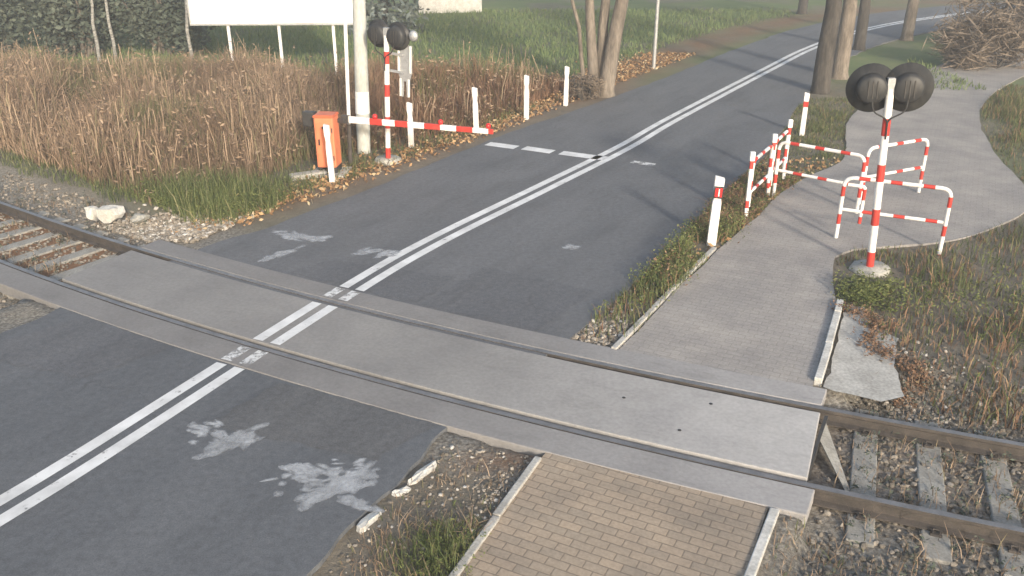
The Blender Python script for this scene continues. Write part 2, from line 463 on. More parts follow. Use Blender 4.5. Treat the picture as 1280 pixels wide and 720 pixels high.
# ------------------------------------------------------------------ mesh helpers
class MB:
    """collects shapes and links them as ONE mesh object"""

    def __init__(self):
        self.v, self.f, self.mi, self.sm = [], [], [], []

    def add(self, verts, faces, mi=0, smooth=False):
        o = len(self.v)
        self.v += [tuple(p) for p in verts]
        for f in faces:
            self.f.append([i + o for i in f])
            self.mi.append(mi)
            self.sm.append(smooth)
        return self

    def box(self, c, s, mi=0, rot=None, taper=(1, 1)):
        P = []
        for z in (-1, 1):
            k = taper if z > 0 else (1, 1)
            for x, y in ((-1, -1), (1, -1), (1, 1), (-1, 1)):
                p = Vector((x * s[0] / 2 * k[0], y * s[1] / 2 * k[1], z * s[2] / 2))
                if rot is not None:
                    p = rot @ p
                P.append(p + Vector(c))
        return self.add(P, [(0, 3, 2, 1), (4, 5, 6, 7), (0, 1, 5, 4), (1, 2, 6, 5), (2, 3, 7, 6), (3, 0, 4, 7)], mi)

    def tube(self, path, r, n=10, mi=0, caps=True):
        path = [Vector(p) for p in path]
        rr = r if isinstance(r, (list, tuple)) else [r] * len(path)
        t0 = (path[1] - path[0]).normalized()
        ref = Vector((0, 0, 1)) if abs(t0.z) < 0.9 else Vector((1, 0, 0))
        nrm = t0.cross(ref).normalized()
        P = []
        for i, p in enumerate(path):
            if i == 0: t = path[1] - p
            elif i == len(path) - 1: t = p - path[i - 1]
            else: t = path[i + 1] - path[i - 1]
            t.normalize()
            nrm = (nrm - t * nrm.dot(t)).normalized()
            bn = t.cross(nrm)
            for k in range(n):
                a = 2 * math.pi * k / n
                P.append(p + (nrm * math.cos(a) + bn * math.sin(a)) * rr[i])
        F = []
        for i in range(len(path) - 1):
            for k in range(n):
                k2 = (k + 1) % n
                F.append((i * n + k, i * n + k2, (i + 1) * n + k2, (i + 1) * n + k))
        self.add(P, F, mi, True)
        if caps:
            L = (len(path) - 1) * n
            self.add([P[k] for k in range(n)], [tuple(reversed(range(n)))], mi)
            self.add([P[L + k] for k in range(n)], [tuple(range(n))], mi)
        return self

    def lathe(self, prof, c=(0, 0, 0), n=24, mi=0, rot=None):
        P = []
        for r, z in prof:
            for k in range(n):
                a = 2 * math.pi * k / n
                p = Vector((r * math.cos(a), r * math.sin(a), z))
                if rot is not None:
                    p = rot @ p
                P.append(p + Vector(c))
        F = []
        for i in range(len(prof) - 1):
            for k in range(n):
                k2 = (k + 1) % n
                F.append((i * n + k, i * n + k2, (i + 1) * n + k2, (i + 1) * n + k))
        F.append(tuple(reversed(range(n))))
        F.append(tuple((len(prof) - 1) * n + k for k in range(n)))
        return self.add(P, F, mi, True)

    def prism(self, outline, z0, z1, mi=0):
        n = len(outline)
        P = [(x, y, z0) for x, y in outline] + [(x, y, z1) for x, y in outline]
        F = [tuple(reversed(range(n))), tuple(range(n, 2 * n))]
        F += [(k, (k + 1) % n, n + (k + 1) % n, n + k) for k in range(n)]
        return self.add(P, F, mi)

    def build(self, name, mats, parent=None, loc=(0, 0, 0), bevel=0.0, seg=2):
        me = bpy.data.meshes.new(name)
        me.from_pydata(self.v, [], self.f)
        mats = mats if isinstance(mats, (list, tuple)) else [mats]
        for m in mats:
            me.materials.append(m)
        me.polygons.foreach_set('material_index', self.mi)
        me.polygons.foreach_set('use_smooth', self.sm)
        me.update()
        bm = bmesh.new()
        bm.from_mesh(me)
        bmesh.ops.recalc_face_normals(bm, faces=bm.faces)
        bm.to_mesh(me)
        bm.free()
        o = bpy.data.objects.new(name, me)
        COL.objects.link(o)
        o.location = loc
        if parent is not None:
            o.parent = parent
        if bevel > 0:
            bv = o.modifiers.new('bevel', 'BEVEL')
            bv.width = bevel
            bv.segments = seg
            bv.limit_method = 'ANGLE'
            bv.angle_limit = R(40)
        return o


def tag(o, label=None, cat=None, group=None, kind=None):
    if label: o['label'] = label
    if cat: o['category'] = cat
    if group: o['group'] = group
    if kind: o['kind'] = kind
    return o


def empty(name, loc, rz=0.0):
    o = bpy.data.objects.new(name, None)
    o.empty_display_size = 0.3
    o.location = loc
    o.rotation_euler = (0, 0, rz)
    COL.objects.link(o)
    return o


def copy_tree(o, parent=None):
    c = o.copy()
    COL.objects.link(c)
    if parent is not None:
        c.parent = parent
    for ch in list(o.children):
        copy_tree(ch, c)
    return c


def np_mesh(name, V, F, mats, tint=None, mi=None, smooth=False, parent=None):
    """fast mesh from numpy arrays; F is (n,3) or (n,4)"""
    me = bpy.data.meshes.new(name)
    k = F.shape[1]
    me.vertices.add(len(V))
    me.vertices.foreach_set('co', np.ascontiguousarray(V, np.float32).ravel())
    me.loops.add(F.size)
    me.loops.foreach_set('vertex_index', np.ascontiguousarray(F, np.int32).ravel())
    me.polygons.add(len(F))
    me.polygons.foreach_set('loop_start', np.arange(0, F.size, k, dtype=np.int32))
    me.polygons.foreach_set('loop_total', np.full(len(F), k, np.int32))
    for m in (mats if isinstance(mats, (list, tuple)) else [mats]):
        me.materials.append(m)
    if mi is not None:
        me.polygons.foreach_set('material_index', np.ascontiguousarray(mi, np.int32))
    me.polygons.foreach_set('use_smooth', np.full(len(F), smooth, bool))
    me.update(calc_edges=True)
    if tint is not None:
        at = me.attributes.new('tint', 'FLOAT', 'FACE')
        at.data.foreach_set('value', np.ascontiguousarray(tint, np.float32))
    o = bpy.data.objects.new(name, me)
    COL.objects.link(o)
    if parent is not None:
        o.parent = parent
    return o


# ------------------------------------------------------------------ ground
def ground_height(X, Y):
    s, t = to_track(X, Y)
    at = np.abs(t)
    h = -0.045 + 0.03 * (vnoise(X * 1.7, Y * 1.7, 1) - 0.5) + 0.02 * (vnoise(X * 5, Y * 5, 2) - 0.5)
    open_w = np.where((s > -0.55) | (s < -11.25), 1.0, 0.0)
    tr = (1 - sstep(1.0, 1.3, at)) * (1 - open_w) + (1 - sstep(1.45, 2.3, at)) * open_w
    h = h - 0.17 * tr
    h = h + 0.02 * sstep(0.0, 1.0, np.abs(road_offset(X, Y)) - 3.6)
    return h


def build_ground():
    xs = np.concatenate([np.linspace(-160, -22, 24)[:-1], np.arange(-22, 18, 0.14), np.linspace(18, 160, 24)])
    ys = np.concatenate([np.linspace(-70, 2, 14)[:-1], np.arange(2, 30, 0.14), np.linspace(30, 60, 50)[1:], np.linspace(60, 240, 20)[1:]])
    X, Y = np.meshgrid(xs, ys)
    nx, ny = len(xs), len(ys)
    X, Y = X.ravel(), Y.ravel()
    off = np.concatenate([road_offset(X[i:i + 20000], Y[i:i + 20000]) for i in range(0, len(X), 20000)])
    Z = np.concatenate([ground_height(X[i:i + 20000], Y[i:i + 20000]) for i in range(0, len(X), 20000)])
    V = np.c_[X, Y, Z]
    idx = np.arange(nx * ny).reshape(ny, nx)
    F = np.stack([idx[:-1, :-1].ravel(), idx[:-1, 1:].ravel(), idx[1:, 1:].ravel(), idx[1:, :-1].ravel()], 1)
    o = np_mesh('ground', V, F, M_GROUND, smooth=True)
    s, t = to_track(X, Y)
    nz = vnoise(X * 0.6, Y * 0.6, 3)
    green = np.clip(sstep(25.5, 29.5, Y + (nz - 0.5) * 4) + 0.5 * sstep(4.0, 6.5, off) * sstep(14, 19, Y), 0, 1)
    green = np.maximum(green, 0.75 * np.exp(-((X + 5.8) ** 2 + (Y - 15) ** 2) / 2.5))
    green = green * (1 - 0.7 * sstep(0.45, 0.8, nz)) * (1 - 0.85 * np.exp(-((off + 3.9) / 1.1) ** 2))
    grit = (1 - sstep(1.7, 2.6, np.abs(t) + (nz - 0.5) * 1.1)) * np.where((s > -0.9) | (s < -8.6) | (np.abs(t) < 1.9), 1, 0.2)
    grit = np.maximum(grit, np.exp(-((X + 6.0) ** 2 / 2.6 + (Y - 13.9) ** 2 / 0.35)))
    rust = (1 - sstep(0.65, 1.1, np.abs(t))) * np.where(s < -5, 0.85, 0.15)
    rust = np.maximum(rust, 0.6 * np.exp(-((X - 0.0) ** 2 / 0.25 + (Y - 7.35) ** 2 / 0.04)))
    rust = np.maximum(rust, 0.55 * np.exp(-((off + 4.0) / (0.7 + 0.5 * sstep(22, 26, Y))) ** 2) * (0.3 + vnoise(X * 1.5, Y * 1.5, 8)) * sstep(13.8, 15, Y))
    colr = np.c_[green, np.clip(grit, 0, 1), np.clip(rust, 0, 1), np.ones_like(green)]
    at = o.data.attributes.new('cover', 'FLOAT_COLOR', 'POINT')
    at.data.foreach_set('color', colr.astype(np.float32).ravel())
    return tag(o, kind='structure')


build_ground()


def strip(name, L, Rr, n, m, mat_, z=0.0, wob=0.0, thick=0.12, seed=0):
    A, B = resample(L, n), resample(Rr, n)
    if wob:
        rr = np.random.default_rng(seed)
        d = (B - A) / np.linalg.norm(B - A, axis=1)[:, None]
        A = A + d * np.convolve(rr.normal(0, wob, n), [.25, .5, .25], 'same')[:, None]
        B = B + d * np.convolve(rr.normal(0, wob, n), [.25, .5, .25], 'same')[:, None]
    V, F = [], []
    for i in range(n):
        for k in range(m + 1):
            p = A[i] * (1 - k / m) + B[i] * k / m
            V.append((p[0], p[1], z))
    for i in range(n - 1):
        for k in range(m):
            a = i * (m + 1) + k
            F.append((a, a + 1, a + m + 2, a + m + 1))
    mb = MB().add(V, F)
    for E in (A, B):
        mb.add([(p[0], p[1], z) for p in E] + [(p[0], p[1], z - thick) for p in E], [(i, i + 1, n + i + 1, n + i) for i in range(n - 1)])
    return tag(mb.build(name, mat_), kind='structure')


strip('road', ROAD_L_FAR, ROAD_R_FAR, 260, 6, M_ASPH, 0.0, 0.035, seed=3)
strip('road', ROAD_L_NEAR, ROAD_R_NEAR, 110, 6, M_ASPH_VEIL, 0.0, 0.05, seed=5)


def sheet(name, pts, z, mat_, ragged=0.03, seed=0, kind='structure'):
    """thin flat patch with a slightly ragged outline"""
    rr = random.Random(seed)
    out = []
    n = len(pts)
    for i in range(n):
        a, b = Vector(pts[i]), Vector(pts[(i + 1) % n])
        k = max(1, int((b - a).length / 0.12))
        for j in range(k):
            p = a.lerp(b, j / k)
            out.append((p.x + rr.uniform(-ragged, ragged), p.y + rr.uniform(-ragged, ragged)))
    mb = MB()
    mb.add([(x, y, z) for x, y in out], [tuple(range(len(out)))])
    return tag(mb.build(name, mat_), kind=kind)


def road_pts(spec):
    return [tuple(tw(s, t)[:2]) for s, t in spec]


sheet('asphalt_patch', [tuple(tw(s, t)[:2]) for s, t in ((-6.1, 1.255), (-4.35, 1.255), (-4.15, 2.75), (-6.0, 2.85))], 0.004, M_ASPH_PATCH, 0.03, 1)
sheet('asphalt_patch', [tuple(tw(s, t)[:2]) for s, t in ((-8.5, 1.255), (-6.2, 1.255), (-6.15, 2.3), (-8.2, 2.0))], 0.004, M_ASPH_PATCH, 0.04, 2)
sheet('asphalt_patch', [tuple(tw(s, t)[:2]) for s, t in ((-6.4, -1.255), (-4.35, -1.255), (-4.55, -2.05), (-6.5, -2.35))], 0.004, M_ASPH_BROWN, 0.05, 4)
sheet('asphalt_patch', [tuple(tw(s, t)[:2]) for s, t in ((-9.9, -1.255), (-8.2, -1.255), (-8.5, -2.3), (-10.4, -2.7))], 0.004, M_ASPH_PATCH, 0.05, 6)

# pavements
SW_NEAR_L = smooth_poly([(0.42, 7.6), (0.3, 7.36), (-0.43, 5.67), (-1.25, 3.8), (-2.9, 0.0), (-5.6, -6.0)], 0.3)
SW_NEAR_R = smooth_poly([(2.48, 6.85), (2.34, 6.56), (1.91, 5.67), (1.15, 4.1), (-0.8, 0.0), (-3.5, -6.0)], 0.3)
strip('pavement', SW_NEAR_L, SW_NEAR_R, 60, 4, M_PAV_TAN, 0.004, 0.0)
SW_FAR_L = smooth_poly([(1.18, 9.4), (1.34, 9.67), (2.3, 11.4), (3.33, 13.16), (4.35, 14.75), (5.05, 15.95), (6.1, 17.3), (7.2, 18.6), (8.55, 22.17), (10.6, 25.4), (13.6, 29.4), (19, 35)], 0.3)
SW_FAR_R = smooth_poly([(3.38, 8.6), (3.48, 8.85), (4.0, 9.95), (4.48, 11.07), (4.75, 12.05), (5.35, 13.05), (7.4, 13.6), (9.6, 15.6), (10.8, 19.4), (12.6, 23.6), (15.6, 27.6), (21, 33.2)], 0.3)
strip('pavement', SW_FAR_L, SW_FAR_R, 120, 4, M_PAV_GREY, 0.004, 0.02, seed=9)
sheet('concrete_apron', [(3.56, 8.72), (4.12, 9.9), (4.56, 10.95), (4.8, 10.9), (4.72, 10.35), (4.9, 9.95), (4.55, 9.2), (4.4, 8.55), (4.1, 8.42)], 0.008, M_KERB, 0.02, 8)


# ------------------------------------------------------------------ track
def rail(side, label):
    prof_head = [(-0.036, 0.0), (0.036, 0.0), (0.036, -0.035), (0.010, -0.055), (0.010, -0.135), (0.07, -0.152), (0.07, -0.165), (-0.07, -0.165), (-0.07, -0.152), (-0.010, -0.135), (-0.010, -0.055), (-0.036, -0.035)]
    ss = np.arange(-34, 26.01, 0.4)
    mb = MB()
    n = len(prof_head)
    V = []
    for s in ss:
        for (dy, dz) in prof_head:
            V.append(tw(s, side * 0.7535 + dy, 0.010 + dz))
    top, rest = [], []
    for i in range(len(ss) - 1):
        for k in range(n):
            f = (i * n + k, i * n + (k + 1) % n, (i + 1) * n + (k + 1) % n, (i + 1) * n + k)
            (top if k == 0 else rest).append(f)
    mb.add(V, top, 1)
    o0 = len(mb.v)
    mb.add(V, rest, 0)
    o = mb.build('rail', [M_RAILSIDE, M_RAILTOP])
    return tag(o, label, 'rail', 'rails of the railway track')


rail(1, 'brown steel rail farther from the viewer, running along the far edge of the centre slab')
rail(-1, 'brown steel rail nearer to the viewer, between centre slab and narrow near slab')


def slab(name, s0, s1, t0, t1, m, label, parent=None, z1=0.012, z0=-0.15, skew=0.0):
    ss = np.linspace(s0, s1, max(3, int(abs(s1 - s0) / 0.35)))
    n = len(ss)
    V = []
    for z in (z0, z1):
        for t in (t0, t1):
            for i, s in enumerate(ss):
                k = (s - s0) / (s1 - s0)
                V.append(tw(s + skew * (t - 0.5 * (t0 + t1)) * (1 if k > 0.5 else 0.3), t, z))
    F = []
    for i in range(n - 1):
        F.append((i, i + 1, n + i + 1, n + i))
        F.append((2 * n + i, 3 * n + i, 3 * n + i + 1, 2 * n + i + 1))
        F.append((i, 2 * n + i, 2 * n + i + 1, i + 1))
        F.append((n + i, n + i + 1, 3 * n + i + 1, 3 * n + i))
    F.append((0, n, 3 * n, 2 * n))
    F.append((n - 1, 3 * n - 1, 4 * n - 1, 2 * n - 1))
    o = MB().add(V, F).build(name, m, parent, bevel=0.012)
    return o


root = empty('crossing_slab', tw(-0.7, 0, -0.2))
tag(root, 'broad pale concrete crossing slab between the two rails, with steel deflector at right end', 'crossing slab', 'concrete slabs of the level crossing')
inv = Matrix.Translation(-root.location)


def under(root, o):                        # world-built mesh goes under its thing
    o.data.transform(Matrix.Translation(-Vector(root.location)))
    o.parent = root
    return o


under(root, slab('deck', -11.3, -0.70, -0.645, 0.645, M_CONC_IN, None, skew=-0.07))
for (s_, t_) in ((-2.75, 0.10), (-1.85, 0.36), (-2.0, -0.30)):
    ho = MB()
    ho.lathe([(0.020, 0.0), (0.020, 0.003)], tw(s_, t_, 0.0115), 12)
    under(root, ho.build('hole_shade_disc', M_RUBBER))  # flat dark disc on the deck stands for the shade inside a lifting hole
mb = MB()
mb.add([tw(-0.695, -0.62, 0.0), tw(-0.695, 0.62, 0.0), tw(-0.66, 0.62, 0.0), tw(-0.66, -0.62, 0.0), tw(-0.695, -0.62, -0.15), tw(-0.695, 0.62, -0.15), tw(-0.66, 0.62, -0.15), tw(-0.66, -0.62, -0.15)],
       [(0, 1, 2, 3), (4, 7, 6, 5), (0, 4, 5, 1), (3, 2, 6, 7), (0, 3, 7, 4), (1, 5, 6, 2)])
under(root, mb.build('edge_angle', M_DARKSTEEL))
dd = MB()
for t0, t1, e0, e1 in ((0.12, 0.50, -0.56, -0.44),):
    dd.add([tw(-0.66, t0, -0.02), tw(-0.66, t1, -0.02), tw(-0.28, e1, -0.15), tw(-0.28, e0, -0.15),
            tw(-0.66, t0, -0.035), tw(-0.66, t1, -0.035), tw(-0.28, e1, -0.165), tw(-0.28, e0, -0.165)],
           [(0, 1, 2, 3), (4, 7, 6, 5), (0, 4, 5, 1), (3, 2, 6, 7), (0, 3, 7, 4), (1, 5, 6, 2)])
under(root, dd.build('deflector', M_SLEEPER))
so = slab('crossing_slab', -13.0, -0.56, -1.235, -0.805, M_CONC, None)
tag(so, 'narrow grey concrete crossing slab outside the near rail, meeting the tan paving', 'crossing slab', 'concrete slabs of the level crossing')
so = slab('crossing_slab', -11.3, -0.76, 0.805, 1.2, M_CONC, None)
tag(so, 'narrow grey concrete crossing slab outside the far rail, meeting the grey pavement', 'crossing slab', 'concrete slabs of the level crossing')

ORD = ['first', 'second', 'third', 'fourth', 'fifth', 'sixth', 'seventh', 'eighth', 'ninth', 'tenth', 'eleventh', 'twelfth']


def sleeper_mesh():
    mb = MB()
    mb.add([(-0.14, -1.22, -0.16), (0.14, -1.22, -0.16), (0.14, 1.22, -0.16), (-0.14, 1.22, -0.16),
            (-0.12, -1.2, 0.0), (0.12, -1.2, 0.0), (0.12, -0.45, 0.0), (0.12, 0.45, 0.0), (0.12, 1.2, 0.0), (-0.12, 1.2, 0.0), (-0.12, 0.45, 0.0), (-0.12, -0.45, 0.0)],
           [(0, 3, 2, 1), (4, 5, 6, 11), (11, 6, 7, 10), (10, 7, 8, 9), (0, 1, 5, 4), (2, 3, 9, 8), (1, 2, 8, 7, 6, 5), (3, 0, 4, 11, 10, 9)])
    return mb


sl0 = sleeper_mesh().build('sleeper', M_SLEEPER, bevel=0.012)
sleeper0 = empty('sleeper', (0, 0, 0))
under_ = sl0
sl0.name = 'beam'
sl0.parent = sleeper0
for sy in (-1, 1):
    for off_ in (-0.10, 0.10):
        cl = MB()
        cl.box((0, 0, 0.012), (0.10, 0.06, 0.024), 0)
        cl.tube([(-0.03, -0.02, 0.03), (-0.03, 0.02, 0.045), (0.03, 0.02, 0.045), (0.03, -0.02, 0.03)], 0.009, 6)
        co = cl.build('rail_clip', M_RAILSIDE, sleeper0, bevel=0.004)
        co.location = (0, sy * 0.7535 + off_, 0)
first = True
for grp, start, step, num in (('right', -0.20, 0.62, 8), ('left', -11.75, -0.62, 6)):
    for k in range(num):
        o = sleeper0 if first else copy_tree(sleeper0)
        first = False
        s = start + step * k
        d = tw(s + 0.1, 0) - tw(s - 0.1, 0)
        o.location = tw(s, 0, -0.162)
        o.rotation_euler = (0, 0, math.atan2(d.y, d.x))
        if grp == 'right':
            tag(o, '%s concrete sleeper to the right of the crossing slab with the deflector' % ORD[k], 'sleeper', 'concrete sleepers under the rails')
        else:
            tag(o, '%s concrete sleeper beyond the left end of the centre crossing slab' % ORD[k], 'sleeper', 'concrete sleepers under the rails')


# ------------------------------------------------------------------ painted markings
def line_band(P, w, z, name, m):
    P = np.asarray(P)
    tg = np.gradient(P, axis=0)
    tg /= np.linalg.norm(tg, axis=1)[:, None]
    nr = np.c_[tg[:, 1], -tg[:, 0]]
    A, B = P - nr * w / 2, P + nr * w / 2
    n = len(P)
    V = [(p[0], p[1], z) for p in A] + [(p[0], p[1], z) for p in B]
    return tag(MB().add(V, [(i, i + 1, n + i + 1, n + i) for i in range(n - 1)]).build(name, m), kind='structure')


FINE = resample(CENTER, 2400)
tgF = np.gradient(FINE, axis=0)
tgF /= np.linalg.norm(tgF, axis=1)[:, None]
nrF = np.c_[tgF[:, 1], -tgF[:, 0]]
sF, tF = to_track(FINE[:, 0], FINE[:, 1])
for sd in (-0.135, 0.135):
    P = FINE + nrF * sd
    _, tt = to_track(P[:, 0], P[:, 1])
    for lo, hi, z, m in ((-99, -1.25, 0.005, M_LINE), (-1.22, -0.815, 0.0165, M_LINE_WORN), (-0.635, 0.635, 0.0165, M_LINE), (0.815, 1.19, 0.0165, M_LINE_WORN), (1.215, 99, 0.005, M_LINE)):
        sel = (tt > lo) & (tt < hi)
        if abs(lo) > 50: sel &= FINE[:, 1] > 0
        if abs(hi) > 50: sel &= FINE[:, 1] < 80
        line_band(P[sel], 0.155, z, 'road_marking', m)
# broken stop line across the left lane
for a, b in (((-0.56, 19.78), (0.10, 19.43)), ((0.27, 19.40), (0.90, 19.05)), ((1.08, 18.98), (2.02, 18.5))):
    P = np.array([np.array(a) * (1 - k / 6) + np.array(b) * k / 6 for k in range(7)])
    line_band(P, 0.32, 0.005, 'road_marking', M_LINE)
line_band(np.array([(2.55, 18.25), (3.0, 18.0)]), 0.2, 0.005, 'road_marking', M_LINE_WORN)
# old paint residue on the asphalt
def flakes(x, y, rx, ry, ang, n, size, seed):
    """worn remains of a painted patch: many small ragged flakes"""
    rr = random.Random(seed)
    mb = MB()
    rim = []
    ca, sa = math.cos(ang), math.sin(ang)
    for k in range(n):
        u_, v_ = rr.gauss(0, 0.45) * rx, rr.gauss(0, 0.45) * ry
        cx0, cy0 = x + u_ * ca - v_ * sa, y + u_ * sa + v_ * ca
        L0, W0 = size * rr.uniform(1.2, 3.6), size * rr.uniform(0.8, 1.8)
        th = ang + rr.gauss(0, 0.3)
        pts = []
        for j in range(9):
            t = 2 * math.pi * j / 9
            f = rr.uniform(0.75, 1.2)
            ex, ey = L0 * f * math.cos(t), W0 * f * math.sin(t)
            pts.append((cx0 + ex * math.cos(th) - ey * math.sin(th), cy0 + ex * math.sin(th) + ey * math.cos(th), 0.005 + 0.00003 * k))
        mb.add([(cx0, cy0, pts[0][2])] + pts, [(0, 1 + j, 1 + (j + 1) % 9) for j in range(9)])
        rim.extend([0.0] + [1.0] * 9)
    o = tag(mb.build('paint_residue', M_SPLASH), kind='structure')
    o.data.attributes.new('rim', 'FLOAT', 'POINT').data.foreach_set('value', rim)
    return o


for k, args in enumerate([(-3.12, 7.80, 0.36, 0.20, R(-25), 26, 0.035), (-2.88, 7.62, 0.26, 0.10, R(45), 46, 0.045), (-2.05, 7.12, 0.24, 0.12, R(-30), 34, 0.035),
                          (-1.62, 6.90, 0.36, 0.13, R(48), 52, 0.045), (-1.75, 7.05, 0.55, 0.28, R(10), 40, 0.03), (-1.40, 6.62, 0.22, 0.06, R(-30), 14, 0.035),
                          (-3.62, 13.72, 0.30, 0.14, R(-20), 34, 0.05), (-3.25, 13.58, 0.24, 0.12, R(10), 20, 0.05), (-3.66, 12.85, 0.38, 0.05, R(50), 26, 0.05),
                          (-2.30, 13.0, 0.2, 0.1, R(20), 18, 0.045), (-1.95, 12.9, 0.2, 0.1, R(40), 14, 0.05), (0.9, 13.2, 0.16, 0.09, 0.0, 8, 0.035)]):
    flakes(*args, seed=40 + k)


# ------------------------------------------------------------------ kerbs
def kerb(P, w, h, label, m=M_KERB, seed=0, gaps=()):
    """a run of edging stones about a metre long with open joints"""
    rr = random.Random(seed)
    P = smooth_poly(P, 0.1)
    d = np.r_[0, np.cumsum(np.linalg.norm(np.diff(P, axis=0), axis=1))]
    mb = MB()
    x = 0.0
    while x < d[-1] - 0.25:
        ln = min(1.0, d[-1] - x)
        a = Vector((np.interp(x, d, P[:, 0]), np.interp(x, d, P[:, 1]), 0))
        b = Vector((np.interp(x + ln - 0.012, d, P[:, 0]), np.interp(x + ln - 0.012, d, P[:, 1]), 0))
        if not any(g0 < x < g1 for g0, g1 in gaps):
            r = Matrix.Rotation(math.atan2(b.y - a.y, b.x - a.x) + rr.uniform(-.012, .012), 3, 'Z') @ Matrix.Rotation(rr.uniform(-.03, .03), 3, 'X')
            c = (a + b) / 2
            mb.box((c.x, c.y, h / 2 - 0.1 + rr.uniform(-.008, .008)), ((b - a).length, w, h + 0.2), 0, r)
        x += ln
    o = mb.build('edging_kerb', m, bevel=0.01)
    return tag(o, label, 'kerb', 'edging kerbs along the pavement')


kerb([(0.26, 7.33), (-0.47, 5.67), (-1.3, 3.8), (-2.2, 1.8)], 0.075, 0.03, 'grey edging kerb on the left side of the tan brick pavement', seed=1)
kerb([(2.40, 6.52), (1.95, 5.67), (1.2, 4.1), (0.3, 2.2)], 0.085, 0.035, 'whitish edging kerb on the right side of the tan brick pavement', M_CONC_WHITE, seed=2)
kerb([(1.26, 9.66), (2.24, 11.42), (3.27, 13.2)], 0.075, 0.035, 'pale edging kerb between the weedy verge and the grey pavement', seed=3)
kerb([(3.53, 8.85), (4.04, 9.95), (4.53, 11.05)], 0.09, 0.06, 'white edging kerb between grey pavement and pale concrete apron at right', M_CONC_WHITE, seed=4)


def rubble(c, sx, sy, sz, m, label, rz=0.0, seed=0, name='concrete_chunk', cat='rubble', group='broken concrete along the road edge'):
    bm = bmesh.new()
    bmesh.ops.create_icosphere(bm, subdivisions=2, radius=1.0)
    rr = random.Random(seed)
    planes = [Vector((rr.gauss(0, 1), rr.gauss(0, 1), rr.gauss(0, 1))).normalized() for _ in range(14)]
    for v in bm.verts:
        p = v.co.copy()
        for n_ in planes:
            dd_ = p.dot(n_)
            if dd_ > 0.55:
                p -= n_ * (dd_ - 0.55)
        p *= rr.uniform(0.86, 1.10)
        v.co = Vector((p.x * sx / 2 * 1.5, p.y * sy / 2 * 1.5, p.z * sz / 2 * 1.5))
    me = bpy.data.meshes.new(name)
    bm.to_mesh(me)
    bm.free()
    me.materials.append(m)
    o = bpy.data.objects.new(name, me)
    o.location = c
    o.rotation_euler = (0, 0, rz)
    COL.objects.link(o)
    return tag(o, label, cat, group)


def shard(x, y, ln, wd, h, ang, label, seed):
    """angular piece broken off the old road kerb"""
    rr = random.Random(seed)
    top, bot = [], []
    n = 11
    for j in range(n):
        t = 2 * math.pi * j / n
        ex = ln / 2 * math.copysign(abs(math.cos(t)) ** 0.7, math.cos(t)) * rr.uniform(0.8, 1.12)
        ey = wd / 2 * math.copysign(abs(math.sin(t)) ** 0.7, math.sin(t)) * rr.uniform(0.6, 1.2)
        bot.append((ex * 1.08, ey * 1.15, -0.08))
        top.append((ex, ey, h + rr.uniform(-0.02, 0.012)))
    mb = MB()
    mb.add(bot + top + [(0, 0, h)], [(j, (j + 1) % n, n + (j + 1) % n, n + j) for j in range(n)] + [(n + j, n + (j + 1) % n, 2 * n) for j in range(n)])
    o = mb.build('kerb_fragment', M_CONC_WHITE, loc=(x, y, 0.0))
    o.rotation_euler = (0, 0, ang)
    return tag(o, label, 'rubble', 'broken concrete along the road edge')


shard(-0.86, 7.14, 0.44, 0.09, 0.005, R(56), 'long white broken kerb piece at the asphalt edge nearest the slab', 1)
shard(-1.04, 6.83, 0.17, 0.08, 0.004, R(30), 'small white kerb lump between two longer broken kerb pieces', 2)
shard(-1.29, 6.40, 0.32, 0.09, 0.006, R(62), 'white broken kerb piece at the asphalt edge nearest the bottom of the view', 3)
BG = 'pale boulders on the gravel left of the road'
rubble((-7.02, 14.70, 0.06), 0.44, 0.34, 0.32, M_CONC_WHITE, 'largest white boulder on the gravel heap at left beside the track', R(30), 4, 'boulder', 'boulder', BG)
rubble((-7.42, 14.78, 0.05), 0.26, 0.24, 0.26, M_CONC_WHITE, 'white boulder left of the largest boulder on the gravel heap', R(10), 5, 'boulder', 'boulder', BG)
rubble((-6.50, 14.50, 0.03), 0.36, 0.26, 0.18, M_CONC_OLD, 'flat grey boulder right of the largest white boulder', R(70), 6, 'boulder', 'boulder', BG)


# ------------------------------------------------------------------ striped tubes
def fillet(pts, r, n=7):
    pts = [Vector(p) for p in pts]
    out = [pts[0]]
    for i in range(1, len(pts) - 1):
        a, b, c = pts[i - 1], pts[i], pts[i + 1]
        d1, d2 = (a - b).normalized(), (c - b).normalized()
        p1, p2 = b + d1 * r, b + d2 * r
        for k in range(n + 1):
            t = k / n
            out.append((p1 * (1 - t) + b * t) * (1 - t) + (b * (1 - t) + p2 * t) * t)
    out.append(pts[-1])
    return out


def striped_tube(mb, path, r, lens, n=10, first=0):
    """round tube painted in alternating white (0) and red (1) bands"""
    path = [Vector(p) for p in path]
    seg = [0.0]
    for a, b in zip(path, path[1:]):
        seg.append(seg[-1] + (b - a).length)
    total = seg[-1]

    def at(d):
        for i in range(len(path) - 1):
            if d <= seg[i + 1] + 1e-9:
                k = (d - seg[i]) / max(1e-9, seg[i + 1] - seg[i])
                return path[i].lerp(path[i + 1], k)
        return path[-1]
    d, k = 0.0, first
    while d < total - 1e-6:
        e = min(total, d + lens[k % len(lens)])
        pts = [at(d)] + [p for p, sx in zip(path, seg) if d + 1e-4 < sx < e - 1e-4] + [at(e)]
        mb.tube(pts, r, n, k % 2, caps=True)
        d = e
        k += 1
    return mb


WR = [M_WHITE, M_RED]


